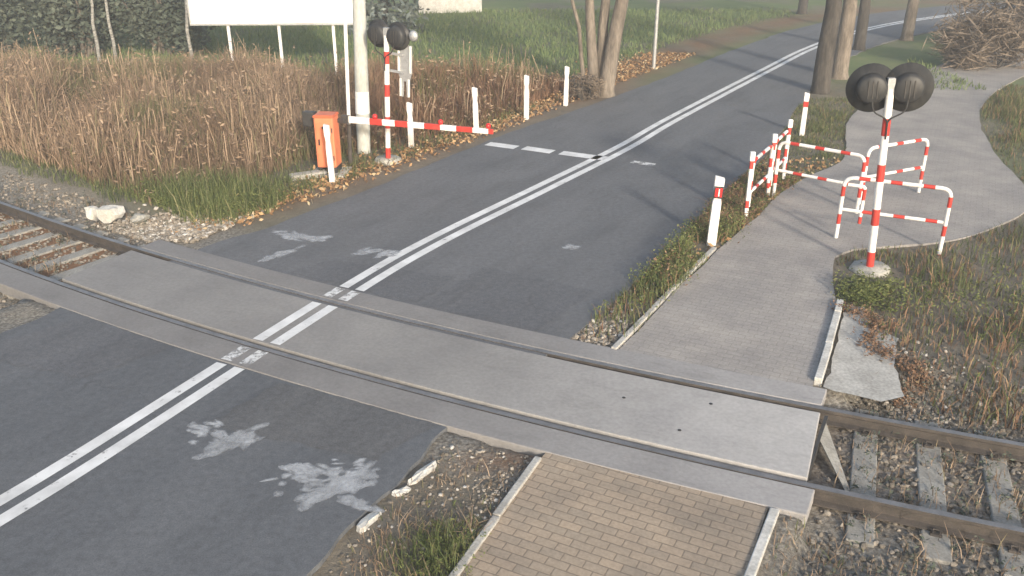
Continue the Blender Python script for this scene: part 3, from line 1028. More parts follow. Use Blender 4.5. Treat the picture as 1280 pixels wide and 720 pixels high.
def barrier_bay(mb_list_parent, a, b, h=1.03, mid=0.5, foot=0.0, legs=(True, True), r=0.032, rad=0.16, parent=None, lens=(0.30, 0.17)):
    """bent tube frame from plan point a to b with a middle rail"""
    a, b = Vector((*a, 0)), Vector((*b, 0))
    up = Vector((0, 0, 1))
    path = []
    if legs[0]: path.append(a + up * foot)
    path.append(a + up * h)
    path.append(b + up * h)
    if legs[1]: path.append(b + up * foot)
    mb = MB()
    striped_tube(mb, fillet(path, rad), r, lens)
    mb.build('frame', WR, parent)
    m2 = MB()
    striped_tube(m2, [a.lerp(b, 0.02) + up * mid, a.lerp(b, 0.98) + up * mid], r * 0.9, lens)
    m2.build('mid_rail', WR, parent)


def headed_post(parent, x, y, h):
    """white-headed flat post with red necks"""
    mb = MB()
    z = 0.0
    for ln, mi in ((0.20, 0), (0.13, 1), (h - 0.20 - 0.13 - 0.16 - 0.14, 0), (0.14, 1), (0.16, 0)):
        wdt = 0.085 if z > h - 0.2 else 0.062
        mb.box((x, y, z + ln / 2), (wdt, wdt * 0.8, ln - 0.001), mi)
        z += ln
    mb.build('post', WR, parent, bevel=0.008)


f1 = [(4.08, 14.57), (4.80, 15.82), (5.42, 16.98)]
root = empty('pedestrian_barrier', (*f1[0], 0))
tag(root, 'red and white tube barrier of two bays with white headed posts along the road verge', 'barrier', 'red and white barriers guarding the pavement')
loc = [(x - f1[0][0], y - f1[0][1]) for x, y in f1]
for (a, b) in zip(loc, loc[1:]):
    d = Vector((b[0] - a[0], b[1] - a[1])).normalized() * 0.09
    barrier_bay(None, (a[0] + d.x, a[1] + d.y), (b[0] - d.x, b[1] - d.y), 1.02, 0.46, 0.2, parent=root, rad=0.2)
for x, y in loc:
    headed_post(root, x, y, 1.2)

for a, b, lab in (((4.93, 15.90), (6.12, 14.86), 'red and white tube barrier across the pavement starting at the middle verge post'),
                  ((5.34, 13.62), (6.75, 12.95), 'red and white tube barrier with short inner hoop just behind the striped signal post'),
                  ((6.38, 15.40), (7.75, 16.1), 'red and white tube barrier farthest right, behind the one crossing the pavement')):
    root = empty('pedestrian_barrier', (*a, 0))
    tag(root, lab, 'barrier', 'red and white barriers guarding the pavement')
    barrier_bay(None, (0, 0), (b[0] - a[0], b[1] - a[1]), 1.04, 0.5, -0.05, parent=root)
    if 'hoop' in lab:
        d = Vector((b[0] - a[0], b[1] - a[1])).normalized()
        mb = MB()
        striped_tube(mb, fillet([(d.x * 0.06, d.y * 0.06, 0.92), (d.x * 0.32, d.y * 0.32, 0.92), (d.x * 0.32, d.y * 0.32, 0.30)], 0.06), 0.028, (0.28, 0.18))
        mb.build('hoop', WR, root)


# ------------------------------------------------------------------ delineator posts
def post_mb(h, w=0.125, dp=0.10):
    """hollow white post: slanted top, head, waist under it, slightly wider foot"""
    mb = MB()
    prof = [(-0.02, w * 0.98), (h * 0.62, w * 0.92), (h * 0.70, w * 0.72), (h * 0.76, w * 0.76), (h * 0.82, w), (h - 0.03, w)]
    V = []
    for z, ww in prof:
        V += [(-ww / 2, -dp / 2, z), (ww / 2, -dp / 2, z), (ww / 2, dp / 2, z), (-ww / 2, dp / 2, z)]
    k = len(prof) - 1
    V[4 * k] = (-w / 2, -dp / 2, h); V[4 * k + 3] = (-w / 2, dp / 2, h)
    F = [(0, 3, 2, 1)]
    for i in range(k):
        for j in range(4):
            F.append((4 * i + j, 4 * i + (j + 1) % 4, 4 * i + 4 + (j + 1) % 4, 4 * i + 4 + j))
    F.append((4 * k, 4 * k + 1, 4 * k + 2, 4 * k + 3))
    return mb.add(V, F)


def delineator(x, y, h, label, red=False, w=0.112, rz=0.0, lean=0.0):
    root = empty('delineator_post', (x, y, -0.03), rz)
    root.rotation_euler = (0, lean, rz)
    tag(root, label, 'delineator post', 'white delineator posts along the road')
    post_mb(h + 0.03, w).build('body', M_WHITE_POST, root, bevel=0.012)
    zc = h * 0.80
    if red:
        MB().box((0, -0.054, h * 0.80), (w * 0.96, 0.008, 0.20), 0).build('dark_band', M_BLACK, root, bevel=0.003)
        f = MB()
        f.box((-w * 0.18, -0.060, h * 0.80), (w * 0.34, 0.006, 0.15), 0)
        f.box((w * 0.26, -0.060, h * 0.80), (w * 0.26, 0.006, 0.15), 0)
        f.build('reflector', M_REDREF, root, bevel=0.002)
        MB().box((w * 0.06, -0.061, h * 0.80), (w * 0.12, 0.006, 0.12), 0).build('white_mark', M_WHITE_POST, root)
    else:
        MB().box((0, 0.054, zc), (w * 0.5, 0.008, 0.16), 0).build('reflector', M_REDREF, root, bevel=0.002)
    return root


delineator(-3.57, 16.88, 1.13, 'white delineator post standing in front of the orange barrier cabinet', lean=R(-1.5))
delineator(-2.28, 19.54, 1.0, 'white delineator post between striped signal post and tip of the barrier arm', rz=R(-20))
delineator(-0.86, 20.95, 1.06, 'white delineator post behind the red tip of the barrier arm', rz=R(-25), lean=R(-1.5))
delineator(0.37, 22.44, 1.08, 'white delineator post beyond the barrier arm, nearer of two before the twin tree', rz=R(-25))
delineator(1.47, 24.10, 1.02, 'farthest white delineator post on the left verge, beside the twin tree', rz=R(-25), lean=R(1))
pr = delineator(6.93, 20.74, 0.98, 'white delineator post with red neck standing alone beyond the verge barrier', rz=R(-25))
MB().box((0, 0, 0.74), (0.105, 0.112, 0.13), 0).build('red_collar', M_RED, pr, bevel=0.004)
delineator(3.24, 13.40, 1.12, 'white delineator post with red reflector in the weeds beside the grey pavement', True, 0.15, R(-8), R(2))


# ------------------------------------------------------------------ barrier machine
root = empty('barrier_cabinet', (-3.73, 17.52, 0), R(-6))
tag(root, 'orange painted barrier drive cabinet with counterweight on a concrete pad', 'barrier cabinet')
mb = MB(); mb.box((0, 0, 0.64), (0.40, 0.40, 1.02), 0)
mb.build('housing', M_ORANGE, root, bevel=0.03)
mb = MB(); mb.box((0, 0, 1.175), (0.44, 0.44, 0.05), 0, taper=(0.88, 0.88))
mb.build('lid', M_ORANGE_DARK, root, bevel=0.015)
mb = MB(); mb.box((0, -0.204, 0.62), (0.31, 0.014, 0.88), 0)
dr = mb.build('door', M_ORANGE, root, bevel=0.006)
for zz in (0.34, 0.90):
    mb = MB(); mb.tube([(0.165, -0.208, zz - 0.05), (0.165, -0.208, zz + 0.05)], 0.014, 8)
    mb.build('hinge', M_DARKSTEEL, dr)
mb = MB(); mb.box((-0.11, -0.216, 0.66), (0.03, 0.02, 0.12), 0)
mb.build('handle', M_BLACK, dr)
mb = MB()
mb.lathe([(0.03, 0), (0.03, 0.02)], (0.0, -0.212, 0.96), 12, 0, Matrix.Rotation(R(90), 3, 'X'))
mb.build('lock', M_BLACK, dr)
mb = MB()
for sx in (-1, 1):
    mb = MB()
    mb.box((sx * 0.15, 0, 0.08), (0.09, 0.36, 0.14), 0)
    mb.build('foot', M_BLACK, root, bevel=0.008)
mb = MB(); mb.box((0.0, 0.0, -0.03), (0.72, 0.7, 0.10), 0)
mb.build('pad', M_CONC_OLD, root, bevel=0.02)
adir = Matrix.Rotation(R(-19.5 + 6), 3, 'Z')
mb = MB()
mb.box(adir @ Vector((0.0, 0, 0)) + Vector((0, 0.18, 1.03)), (0.72, 0.06, 0.08), 0, adir)
mb.build('pivot_arm', M_DARKSTEEL, root, bevel=0.006)
mb = MB(); mb.box(adir @ Vector((-0.44, 0.0, 0)) + Vector((0, 0.18, 1.02)), (0.27, 0.16, 0.30), 0, adir)
mb.build('counterweight', M_DARKSTEEL, root, bevel=0.015)

# concrete slab edge in the grass left of the cabinet
mb = MB(); mb.box((0, 0, 0), (0.75, 0.22, 0.14), 0)
o = mb.build('concrete_strip', M_CONC_OLD, bevel=0.03, loc=(-4.12, 17.22, 0.0))
o.rotation_euler = (0.05, 0, R(28))
tag(o, 'weathered concrete strip lying in the grass left of the orange cabinet', 'concrete strip')

# barrier arm: closed across the left lane
A0, A1 = Vector((-3.42, 17.72, 1.04)), Vector((-0.36, 16.64, 1.05))
root = empty('crossing_boom', A0, math.atan2(A1.y - A0.y, A1.x - A0.x))
tag(root, 'lowered red and white striped barrier boom closing the left lane', 'barrier boom')
L_ = (A1 - A0).length
mb = MB()
x = 0.10
for ln, mi in ((0.50, 0), (0.28, 1), (0.28, 0), (0.28, 1), (0.36, 0), (0.34, 1), (0.34, 0), (0.34, 1), (0.33, 0), (0.20, 1)):
    ln = min(ln, L_ - x)
    if ln <= 0: break
    mb.box((x + ln / 2, 0, 0), (ln - 0.001, 0.055, 0.135 - 0.012 * x), mi)
    x += ln
mb.build('beam', WR, root, bevel=0.012)
mb = MB(); mb.box((0.05, 0.0, 0), (0.16, 0.09, 0.16), 0)
mb.build('clamp', M_DARKSTEEL, root, bevel=0.008)
for k, xx in enumerate((0.72, 2.15, L_ - 0.10)):
    mb = MB()
    mb.lathe([(0.045, 0), (0.05, 0.03), (0.05, 0.06), (0.035, 0.085), (0.01, 0.095)], (xx, 0, 0.062), 14, 0)
    mb.build('warning_lamp', M_REDREF, root)

# ------------------------------------------------------------------ mast, pole, crossing signals
root = empty('thin_mast', (-3.42, 18.1, -0.05))
root.rotation_euler = (0, R(2.2), 0)
tag(root, 'thin white mast rising behind the orange barrier cabinet', 'mast')
MB().tube([(0, 0, 0.9), (0, 0, 6.4)], 0.038, 12).build('tube', M_WHITE_POST, root)
MB().tube([(0, 0, 0.0), (0, 0, 0.9)], 0.045, 12).build('socket', M_RAILSIDE, root)
root = empty('utility_pole', (-3.28, 19.05, -0.08))
root.rotation_euler = (0, R(2.0), 0)
tag(root, 'light grey concrete utility pole with white painted band behind the barrier arm', 'utility pole')
MB().tube([(0, 0, 0), (0, 0, 0.95)], [0.145, 0.15], 16).build('foot', M_POLE, root)
MB().tube([(0, 0, 0.95), (0, 0, 1.42)], [0.157, 0.152], 16).build('white_band', M_WHITE, root)
MB().tube([(0, 0, 1.42), (0, 0, 8.2)], [0.148, 0.105], 16).build('shaft', M_POLE, root)
cx_ = MB(); cx_.box((0, 0, 7.9), (1.4, 0.09, 0.1), 0); cx_.build('crossarm', M_GALV, root, bevel=0.008)
for sx in (-0.6, 0.6):
    MB().lathe([(0.02, 0), (0.02, 0.05), (0.05, 0.06), (0.045, 0.09), (0.055, 0.12), (0.03, 0.17)], (sx, 0, 7.95), 12).build('insulator', M_WHITE_POST, root)


def crossing_signal(x, y, face, label, h, disc=0.29, back=True, lean=0.0):
    """striped post with two round lamps turned away from the viewer"""
    root = empty('crossing_signal', (x, y, -0.05), face)
    root.rotation_euler = (0, lean, face)
    tag(root, label, 'crossing signal', 'twin lamp crossing signals on striped posts')
    mb = MB()
    z = 0.0
    k = 1
    while z < h - 0.05:
        ln = min(0.33 if z == 0 else (0.42 if k % 2 == 0 else 0.25), h - z)
        mb.tube([(0, 0, z), (0, 0, z + ln)], 0.055, 14, k % 2)
        z += ln
        k += 1
    mb.build('post', WR, root)
    mb = MB()
    mb.lathe([(0.30, -0.02), (0.30, 0.06), (0.27, 0.10)], (0, 0, 0), 8)
    mb.build('footing', M_CONC_OLD, root)
    mb = MB()
    mb.box((0, -0.02, h - 0.02), (0.70, 0.05, 0.06), 0)
    mb.box((0, 0, h + 0.05), (0.10, 0.10, 0.2), 0)
    mb.build('crossbar', M_GALV, root, bevel=0.006)
    rx = Matrix.Rotation(R(-90), 3, 'X')          # lathe axis to +Y (away from the viewer)
    for sx in (-0.24, 0.24):
        mb = MB()
        hd = mb
        hd.lathe([(0.05, -0.165), (0.165, -0.16), (0.20, -0.135), (0.215, -0.05), (0.215, -0.01), (disc, -0.01), (disc, 0.012), (0.12, 0.015)], (sx, 0.08, h), 32, 0, rx)
        ho = mb.build('lamp_head', M_BLACK, root)
        lm = MB(); lm.lathe([(0.105, 0.018), (0.105, 0.03), (0.06, 0.055), (0.01, 0.06)], (sx, 0.08, h), 24, 0, rx)
        lm.build('lens', M_REDREF, ho)
        vz = MB()
        V, F = [], []
        for i in range(15):
            a = R(-20 + 220 * i / 14)
            for yy in (0.018, 0.30):
                for r_ in (0.112, 0.120):
                    V.append((sx + r_ * math.cos(a), 0.08 + yy - (0.1 if yy > 0.1 and i in (0, 14) else 0), h + r_ * math.sin(a)))
        for i in range(14):
            b0 = 4 * i
            F += [(b0, b0 + 4, b0 + 6, b0 + 2), (b0 + 1, b0 + 3, b0 + 7, b0 + 5), (b0 + 2, b0 + 6, b0 + 7, b0 + 3), (b0, b0 + 1, b0 + 5, b0 + 4)]
        vz.add(V, F); vz.build('hood', M_BLACK, ho)
        rib = MB()
        for dz in (-0.06, 0.0, 0.06):
            rib.box((sx + dz, 0.08 - 0.166, h), (0.014, 0.014, 0.24), 0)
        rib.build('rib', M_DARKSTEEL, ho)
    for sx in (-0.24, 0.24):
        cb = MB(); cb.tube(fillet([(sx, -0.06, h - 0.10), (sx * 0.9, -0.10, h - 0.30), (0.0, -0.065, h - 0.42), (0.0, -0.065, h - 0.7)], 0.08), 0.012, 6)
        cb.build('cable', M_RUBBER, root)
    if back:
        sp = MB()
        out = [(-0.17, 1.05), (0.17, 1.05), (0.17, 0.50), (0.12, 0.36), (0.115, 0.0), (0.045, 0.0), (0.03, 0.32), (-0.03, 0.32), (-0.045, 0.0), (-0.115, 0.0), (-0.12, 0.36), (-0.17, 0.50)]
        n = len(out)
        V = [(px + 0.38, 0.10, pz + 1.45) for px, pz in out] + [(px + 0.38, 0.118, pz + 1.45) for px, pz in out]
        sp.add(V, [tuple(range(n)), tuple(reversed(range(n, 2 * n)))] + [(i, (i + 1) % n, n + (i + 1) % n, n + i) for i in range(n)])
        so_ = sp.build('back_plate', M_GALV, root)
        rb = MB()
        for sx in (-0.155, 0.155):
            rb.box((0.38 + sx * 0.93, 0.09, 1.45 + 0.77), (0.03, 0.035, 0.54), 0)
            rb.box((0.38 + sx * 0.66, 0.09, 1.45 + 0.19), (0.028, 0.035, 0.36), 0)
        rb.build('flange', M_WHITE, so_)
        for zz in (1.95, 2.3):
            bl = MB(); bl.box((0.19, 0.07, zz), (0.34, 0.03, 0.05), 0)
            bl.build('bracket', M_GALV, root)
        be = MB(); be.lathe([(0.02, 0), (0.09, 0.02), (0.11, 0.07), (0.06, 0.11), (0.01, 0.12)], (0.62, 0.0, h + 0.05), 16, 0, rx)
        be.build('bell', M_GALV, root)
    return root


crossing_signal(-2.66, 18.39, R(-29), 'crossing signal with two round black lamps and grey back plate left of the road', 2.66, 0.28, lean=R(3))
crossing_signal(5.40, 12.28, R(-12), 'crossing signal on a thick striped post rising beside the pavement at right', 2.75, 0.34, False, lean=R(-3))

# ------------------------------------------------------------------ billboard
root = empty('billboard', (-7.3, 28.2, -0.05), R(1.5))
tag(root, 'big blank white billboard on thin white legs beyond the dry weeds', 'billboard')
mb = MB(); mb.box((0, 0, 3.13), (5.25, 0.08, 3.0), 0)
mb.build('board', M_BOARD, root, bevel=0.01)
for xx in (-1.5, 0.06, 1.74):
    MB().box((xx, 0.09, 1.9), (0.085, 0.085, 4.0), 0).build('leg', M_WHITE_POST, root, bevel=0.008)
ed = MB()
for a, b in (((0, -0.046, 1.66), (5.25, 0.016, 0.06)), ((0, -0.046, 4.60), (5.25, 0.016, 0.06)), ((-2.6, -0.046, 3.13), (0.05, 0.016, 2.86)), ((2.6, -0.046, 3.13), (0.05, 0.016, 2.86))):
    ed.box(a, b, 0)
ed.build('frame', M_GALV, root)
fr = MB()
for zz in (1.75, 3.1, 4.5):
    fr.box((0, 0.075, zz), (5.1, 0.06, 0.07), 0)
fr.build('rear_batten', M_GALV, root)

root = empty('sign_post', (4.72, 29.8, -0.05), R(-28))
tag(root, 'slim grey sign post on the left verge beyond the twin tree', 'sign post')
MB().tube([(0, 0, 0), (0, 0, 3.3)], 0.06, 12).build('tube', M_GALV, root)
mb = MB(); mb.lathe([(0.42, 0.0), (0.42, 0.02)], (0, 0.075, 3.0), 28, 0, Matrix.Rotation(R(-90), 3, 'X'))
mb.build('sign_back', M_GALV, root)

mb = MB()
root = empty('garden_wall', (-3.1, 46.0, -0.1), R(14))
tag(root, 'low pale garden wall glimpsed beside the blue spruce far behind', 'wall')
mb.box((0, 0, 0.75), (3.2, 0.25, 1.5), 0)
mb.build('panel', M_CONC_WHITE, root, bevel=0.02)
mb = MB(); mb.box((0, 0, 1.55), (3.3, 0.34, 0.09), 0)
mb.build('coping', M_CONC_OLD, root, bevel=0.02)


# ------------------------------------------------------------------ trees
def leaf_cloud(C, size, stretch=1.0, droop=0.0):
    """one bent quad per leaf around each centre"""
    n = len(C)
    a = RNG.normal(size=(n, 3)); a[:, 2] *= 0.6; a[:, 2] -= droop
    a /= np.linalg.norm(a, axis=1)[:, None]
    b = np.cross(a, RNG.normal(size=(n, 3)))
    b /= np.linalg.norm(b, axis=1)[:, None]
    sz = size * RNG.uniform(0.6, 1.4, n)[:, None]
    V = np.stack([C - a * sz * stretch, C + b * sz * 0.5, C + a * sz * stretch, C - b * sz * 0.5], 1).reshape(-1, 3)
    F = np.arange(4 * n).reshape(n, 4)
    return V, F


def limb_path(p, d, ln, n=6, wob=0.12, up=0.1):
    p, d = Vector(p), Vector(d).normalized()
    out = [p.copy()]
    for i in range(n):
        d = (d + Vector((random.gauss(0, wob), random.gauss(0, wob), random.gauss(0, wob) + up * 0.3))).normalized()
        p = p + d * ln / n
        out.append(p.copy())
    return out


def tree(name, loc, stems, h, label, cat, bark, leafmat, leaves=2500, leafsize=0.09, crown_from=3.2, spread=2.6, group=None, root_flare=1.35):
    root = empty(name, (loc[0], loc[1], -0.08))
    tag(root, label, cat, group)
    tr = MB()
    tips = []
    for (dx, dy, r0, lx, ly) in stems:
        P = [Vector((dx, dy, 0)), Vector((dx * 1.02, dy, 0.25)), Vector((dx + lx * 0.1, dy + ly * 0.1, h * 0.12))]
        rr = [r0 * root_flare, r0 * 1.06, r0]
        k = 7
        for i in range(1, k + 1):
            f = i / k
            P.append(Vector((dx + lx * (0.1 + f * 0.9) + random.gauss(0, .05), dy + ly * (0.1 + f * 0.9) + random.gauss(0, .05), h * (0.12 + 0.75 * f))))
            rr.append(r0 * (1 - 0.75 * f))
        tr.tube(P, rr, 14)
        for i in range(9):
            f = random.uniform(0.0, 1.0)
            z = crown_from + f * (h * 0.85 - crown_from)
            j = min(len(P) - 2, max(0, next((q_ for q_ in range(len(P) - 1) if P[q_ + 1].z > z), len(P) - 2)))
            kk = (z - P[j].z) / max(1e-6, P[j + 1].z - P[j].z)
            base = P[j].lerp(P[j + 1], kk)
            a = random.uniform(0, 2 * math.pi)
            path = limb_path(base, (math.cos(a), math.sin(a), 0.55), spread * random.uniform(0.6, 1.1) * (1.1 - 0.5 * f))
            tr.tube(path, [max(0.012, r0 * 0.32 * (1 - t / len(path))) for t in range(len(path))], 7)
            for _ in range(3):
                q0 = path[random.randrange(2, len(path))]
                b2 = limb_path(q0, (random.gauss(0, 1), random.gauss(0, 1), 0.5), spread * 0.45, 4, 0.2)
                tr.tube(b2, [0.018, 0.014, 0.011, 0.008, 0.005], 5)
                tips += b2[1:]
            tips += path[3:]
    tr.build('trunk', bark, root)
    T = np.array([tuple(t) for t in tips])
    C = T[RNG.integers(0, len(T), leaves)] + RNG.normal(0, 0.30, (leaves, 3))
    V, F = leaf_cloud(C, leafsize)
    np_mesh('crown', V, F, leafmat, tint=RNG.random(len(F)), parent=root)
    return root


RG = 'roadside trees'
tree('roadside_tree', (2.60, 25.45), [(-0.26, 0.0, 0.15, -0.55, 0.2), (0.10, -0.03, 0.22, 0.9, 0.1), (-0.05, 0.2, 0.16, 0.1, 0.6), (-0.5, 0.1, 0.06, -1.2, 0.2)], 8.5, 'twin stemmed tree with grey brown bark on the left verge', 'tree', M_BARK, M_LEAF_AUT, 2600, group=RG)
tree('roadside_tree', (9.02, 25.9), [(0, 0, 0.25, 0.12, 0.2)], 10.5, 'thick dark trunked tree at the right road edge nearest the viewer', 'tree', M_BARK_DARK, M_LEAF_AUT, 2600, group=RG, root_flare=1.2)
tree('roadside_tree', (10.35, 28.2), [(0, 0, 0.24, 0.25, 0.2)], 9.5, 'grey trunked tree right behind the thick dark trunk', 'tree', M_BARK, M_LEAF_AUT, 2200, group=RG)
tree('roadside_tree', (13.0, 33.8), [(0, 0, 0.2, 0.0, 0.2)], 9.0, 'thin dark trunked tree farther back on the right side of the road', 'tree', M_BARK_DARK, M_LEAF_AUT, 2000, group=RG)
tree('roadside_tree', (15.9, 36.5), [(0, 0, 0.22, 0.2, 0.2)], 9.0, 'slender brown trunked tree farthest right behind the pavement', 'tree', M_BARK, M_LEAF_AUT, 2000, group=RG)
tree('roadside_tree', (14.4, 45.5), [(0, 0, 0.22, 0.2, 0.2)], 9.0, 'distant tree on the outer side where the road leaves the view', 'tree', M_BARK_DARK, M_LEAF_AUT, 1800, group=RG)


def bush(name, loc, rx, ry, h, n, leafmat, label, cat, size=0.12, group=None, bark=M_BARK_DARK, stems=6, stretch=1.0):
    root = empty(name, (loc[0], loc[1], -0.08))
    tag(root, label, cat, group)
    mb = MB()
    cl = []
    for i in range(stems):
        a = random.uniform(0, 2 * math.pi)
        d = (math.cos(a) * rx * 0.35, math.sin(a) * ry * 0.35, h * 0.6)
        path = limb_path((math.cos(a) * 0.25 * rx, math.sin(a) * 0.25 * ry, 0), d, h * random.uniform(0.7, 1.0), 6, 0.12)
        mb.tube(path, [0.06 * (1 - 0.8 * k / 6) + 0.008 for k in range(7)], 7)
    mb.build('stem', bark, root)
    nc = 46
    cc = RNG.normal(size=(nc, 3)); cc /= np.linalg.norm(cc, axis=1)[:, None]
    cc *= RNG.uniform(0.45, 1.0, nc)[:, None] ** 0.5
    cc = cc * [rx * 0.85, ry * 0.85, h * 0.46] + [0, 0, h * 0.5]
    k = RNG.integers(0, nc, n)
    C = cc[k] + RNG.normal(0, 1, (n, 3)) * [rx * 0.17, ry * 0.17, h * 0.085]
    C[:, 2] = np.maximum(C[:, 2], 0.05)
    V, F = leaf_cloud(C, size, stretch)
    tb = RNG.random(nc)[k] * 0.5 + RNG.random(n) * 0.5
    np_mesh('foliage', V, F, leafmat, tint=tb, parent=root)
    return root


BGp = 'dark evergreen bushes behind the weed field'
bush('evergreen_bush', (-15.6, 32.5), 2.0, 1.5, 4.6, 9000, M_LEAF_DARK, 'dark evergreen bush farthest left behind the dry weeds', 'bush', 0.10, BGp, M_BARK, 16)
bush('evergreen_bush', (-12.6, 33.2), 1.7, 1.4, 4.0, 9000, M_LEAF_DARK, 'dark evergreen bush standing just left of the white billboard', 'bush', 0.10, BGp, M_BARK, 16)
bush('evergreen_bush', (-19.6, 33.0), 2.2, 1.5, 4.2, 8000, M_LEAF_DARK, 'dark evergreen bush beyond the left frame edge of the weed field', 'bush', 0.10, BGp, M_BARK, 16)
for (x, y, lab) in ((-14.2, 30.9, 'slim pale birch trunk before the leftmost dark bushes'), (-13.85, 31.4, 'second slim pale birch just right of the first slim birch'), (-10.35, 29.0, 'slim pale birch beside the left edge of the billboard')):
    tree('birch', (x, y), [(0, 0, 0.06, 0.1, 0.1)], 6.0, lab, 'tree', M_BARK_BIRCH, M_LEAF_AUT, 500, 0.07, 2.6, 1.2, 'slim birches at the field edge')
bush('bare_bush', (19.5, 34.0), 3.2, 1.4, 2.6, 5000, M_TWIG, 'brown leafless bush behind the right hand trees', 'bush', 0.04, 'brown bushes at right', stretch=9.0)
bush('bare_bush', (15.8, 30.0), 1.6, 1.2, 1.6, 3500, M_TWIG, 'low brown bush to the right of the pavement far end', 'bush', 0.035, 'brown bushes at right', stretch=9.0)
bush('bare_bush', (2.05, 24.95), 0.55, 0.4, 0.75, 900, M_TWIG, 'small dry bush at the foot of the twin stemmed tree', 'bush', 0.02, stems=4, stretch=6.0)


def spruce(loc, h, r, label):
    root = empty('spruce', (loc[0], loc[1], -0.08))
    tag(root, label, 'tree')
    mb = MB()
    mb.tube([(0, 0, 0), (0, 0, h * 0.5), (0, 0, h)], [0.16, 0.09, 0.01], 10)
    mb.build('trunk', M_BARK_DARK, root)
    pts = []
    z = 0.25
    while z < h:
        f = 1 - z / h
        nb = 11
        for k in range(nb):
            a = 2 * math.pi * (k + random.random()) / nb
            ln = r * f * random.uniform(0.75, 1.1)
            for j in range(int(26 * max(0.3, f))):
                d = ln * random.random() ** 0.7
                pts.append((math.cos(a) * d + random.gauss(0, 0.09), math.sin(a) * d + random.gauss(0, 0.09), z - 0.22 * d + random.gauss(0, 0.05)))
        z += 0.34
    C = np.array(pts)
    C[:, 2] = np.maximum(C[:, 2], 0.03)
    V, F = leaf_cloud(C, 0.13, 1.2, 0.5)
    np_mesh('crown', V, F, M_NEEDLE, tint=RNG.random(len(F)), parent=root)


spruce((-5.35, 38.6), 6.0, 2.2, 'bluish grey spruce standing right of the billboard in the meadow')


# ------------------------------------------------------------------ weeds and grass
def blades(X, Y, H, W, lean=0.25, tip=0.12, seg=2):
    n = len(X)
    Z = np.concatenate([ground_height(X[i:i + 20000], Y[i:i + 20000]) for i in range(0, n, 20000)])
    ang = RNG.uniform(0, 2 * np.pi, n)
    wx, wy = np.cos(ang) * W / 2, np.sin(ang) * W / 2
    la = RNG.uniform(0, 2 * np.pi, n)
    ll = np.abs(RNG.normal(0, lean, n)) * H
    lx, ly = np.cos(la) * ll, np.sin(la) * ll
    rows = []
    for f, wf in ((0, 1.0), (0.55, 0.8), (1.0, tip)):
        c = np.c_[X + lx * f * f, Y + ly * f * f, Z - 0.02 + H * f * (1 - 0.10 * f)]
        d = np.c_[wx * wf, wy * wf, np.zeros(n)]
        rows += [c - d, c + d]
    V = np.stack(rows, 1).reshape(-1, 3)
    b = np.arange(n)[:, None] * 6
    F = np.concatenate([b + np.array([[0, 1, 3, 2]]), b + np.array([[2, 3, 5, 4]])])
    return V, F, n


def scatter(name, X, Y, H, W, m, tint, label=None, cat=None, lean=0.25, tip=0.12):
    V, F, n = blades(X, Y, H, W, lean, tip)
    o = np_mesh(name, V, F, m, tint=np.r_[tint, tint])
    return tag(o, label, cat, kind='stuff')


def rnd(x0, x1, y0, y1, n):
    return RNG.uniform(x0, x1, n), RNG.uniform(y0, y1, n)


def offs(X, Y):
    return np.concatenate([road_offset(X[i:i + 15000], Y[i:i + 15000]) for i in range(0, len(X), 15000)])


# tall dry weeds in the field at left
X, Y = rnd(-24, 3.0, 14.6, 29.0, 260000)
off = offs(X, Y)
nz = vnoise(X * 0.9, Y * 0.9, 21)
nz2 = vnoise(X * 0.35, Y * 0.35, 22)
s_, t_ = to_track(X, Y)
edge = -4.15 - 0.7 * nz - np.where(Y < 18.3, 0.55, 0)
edge = np.where(Y > 20.5, -3.75 - 0.3 * nz, edge)
far_lim = 26.8 + 2.0 * nz2 - 1.2 * sstep(-12, -2, X) 
keep = (off < edge) & (Y < far_lim) & (t_ > 2.15 + 0.6 * nz) & (RNG.random(len(X)) < 0.12 + 0.85 * nz)
keep &= ~((np.hypot(X + 3.75, Y - 17.6) < 0.9) | (np.hypot(X + 5.9, Y - 15.0) < 0.9 * nz + 0.4))
X, Y, nz, nz2, off = X[keep], Y[keep], nz[keep], nz2[keep], off[keep]
edge2 = np.minimum(1, np.maximum(0.0, (edge[keep] - off) / 1.6))
far2 = np.clip((far_lim[keep] - Y) / 1.5, 0, 1)
H = RNG.uniform(0.4, 1.0, len(X)) ** 1.3 * (0.5 + 0.8 * nz) * (0.35 + 0.75 * edge2) * (0.6 + 0.4 * far2) * np.clip(0.3 + 0.7 * (t_[keep] - 2.3) / 1.6, 0.3, 1) * (0.7 + 0.6 * nz2) + 0.12
tn = np.clip(0.05 + 0.45 * RNG.random(len(X)) + 0.45 * (nz2 - 0.3) + 0.3 * (nz - 0.5), 0, 0.95)
tn = tn * (0.55 + 0.75 * vnoise(X * 0.8 + 3, Y * 0.45, 25))
tn = np.where(RNG.random(len(X)) < 0.06 + 0.5 * sstep(0.5, 0.75, vnoise(X * 0.5 + 9, Y * 0.5, 23)) + 0.45 * np.exp(-((X + 3.0) ** 2 / 1.2 + (Y - 18.7) ** 2 / 1.5)) + 0.4 * np.exp(-((X + 6.5) ** 2 / 5 + (Y - 15.6) ** 2 / 1.2)), 1.0, tn)
isr = (X > -4.0) & (off < -3)
scatter('dry_weeds', X[~isr], Y[~isr], H[~isr], RNG.uniform(0.010, 0.026, (~isr).sum()), M_DRY, tn[~isr], 'tall brown dry weeds filling the field left of the road', 'weeds', 0.42)
scatter('rusty_weeds', X[isr], Y[isr], H[isr] * 0.95, RNG.uniform(0.012, 0.032, isr.sum()), M_RUSTY, np.minimum(tn[isr] * 1.1, 1), 'rust coloured dry weeds behind the barrier arm and posts', 'weeds', 0.40)
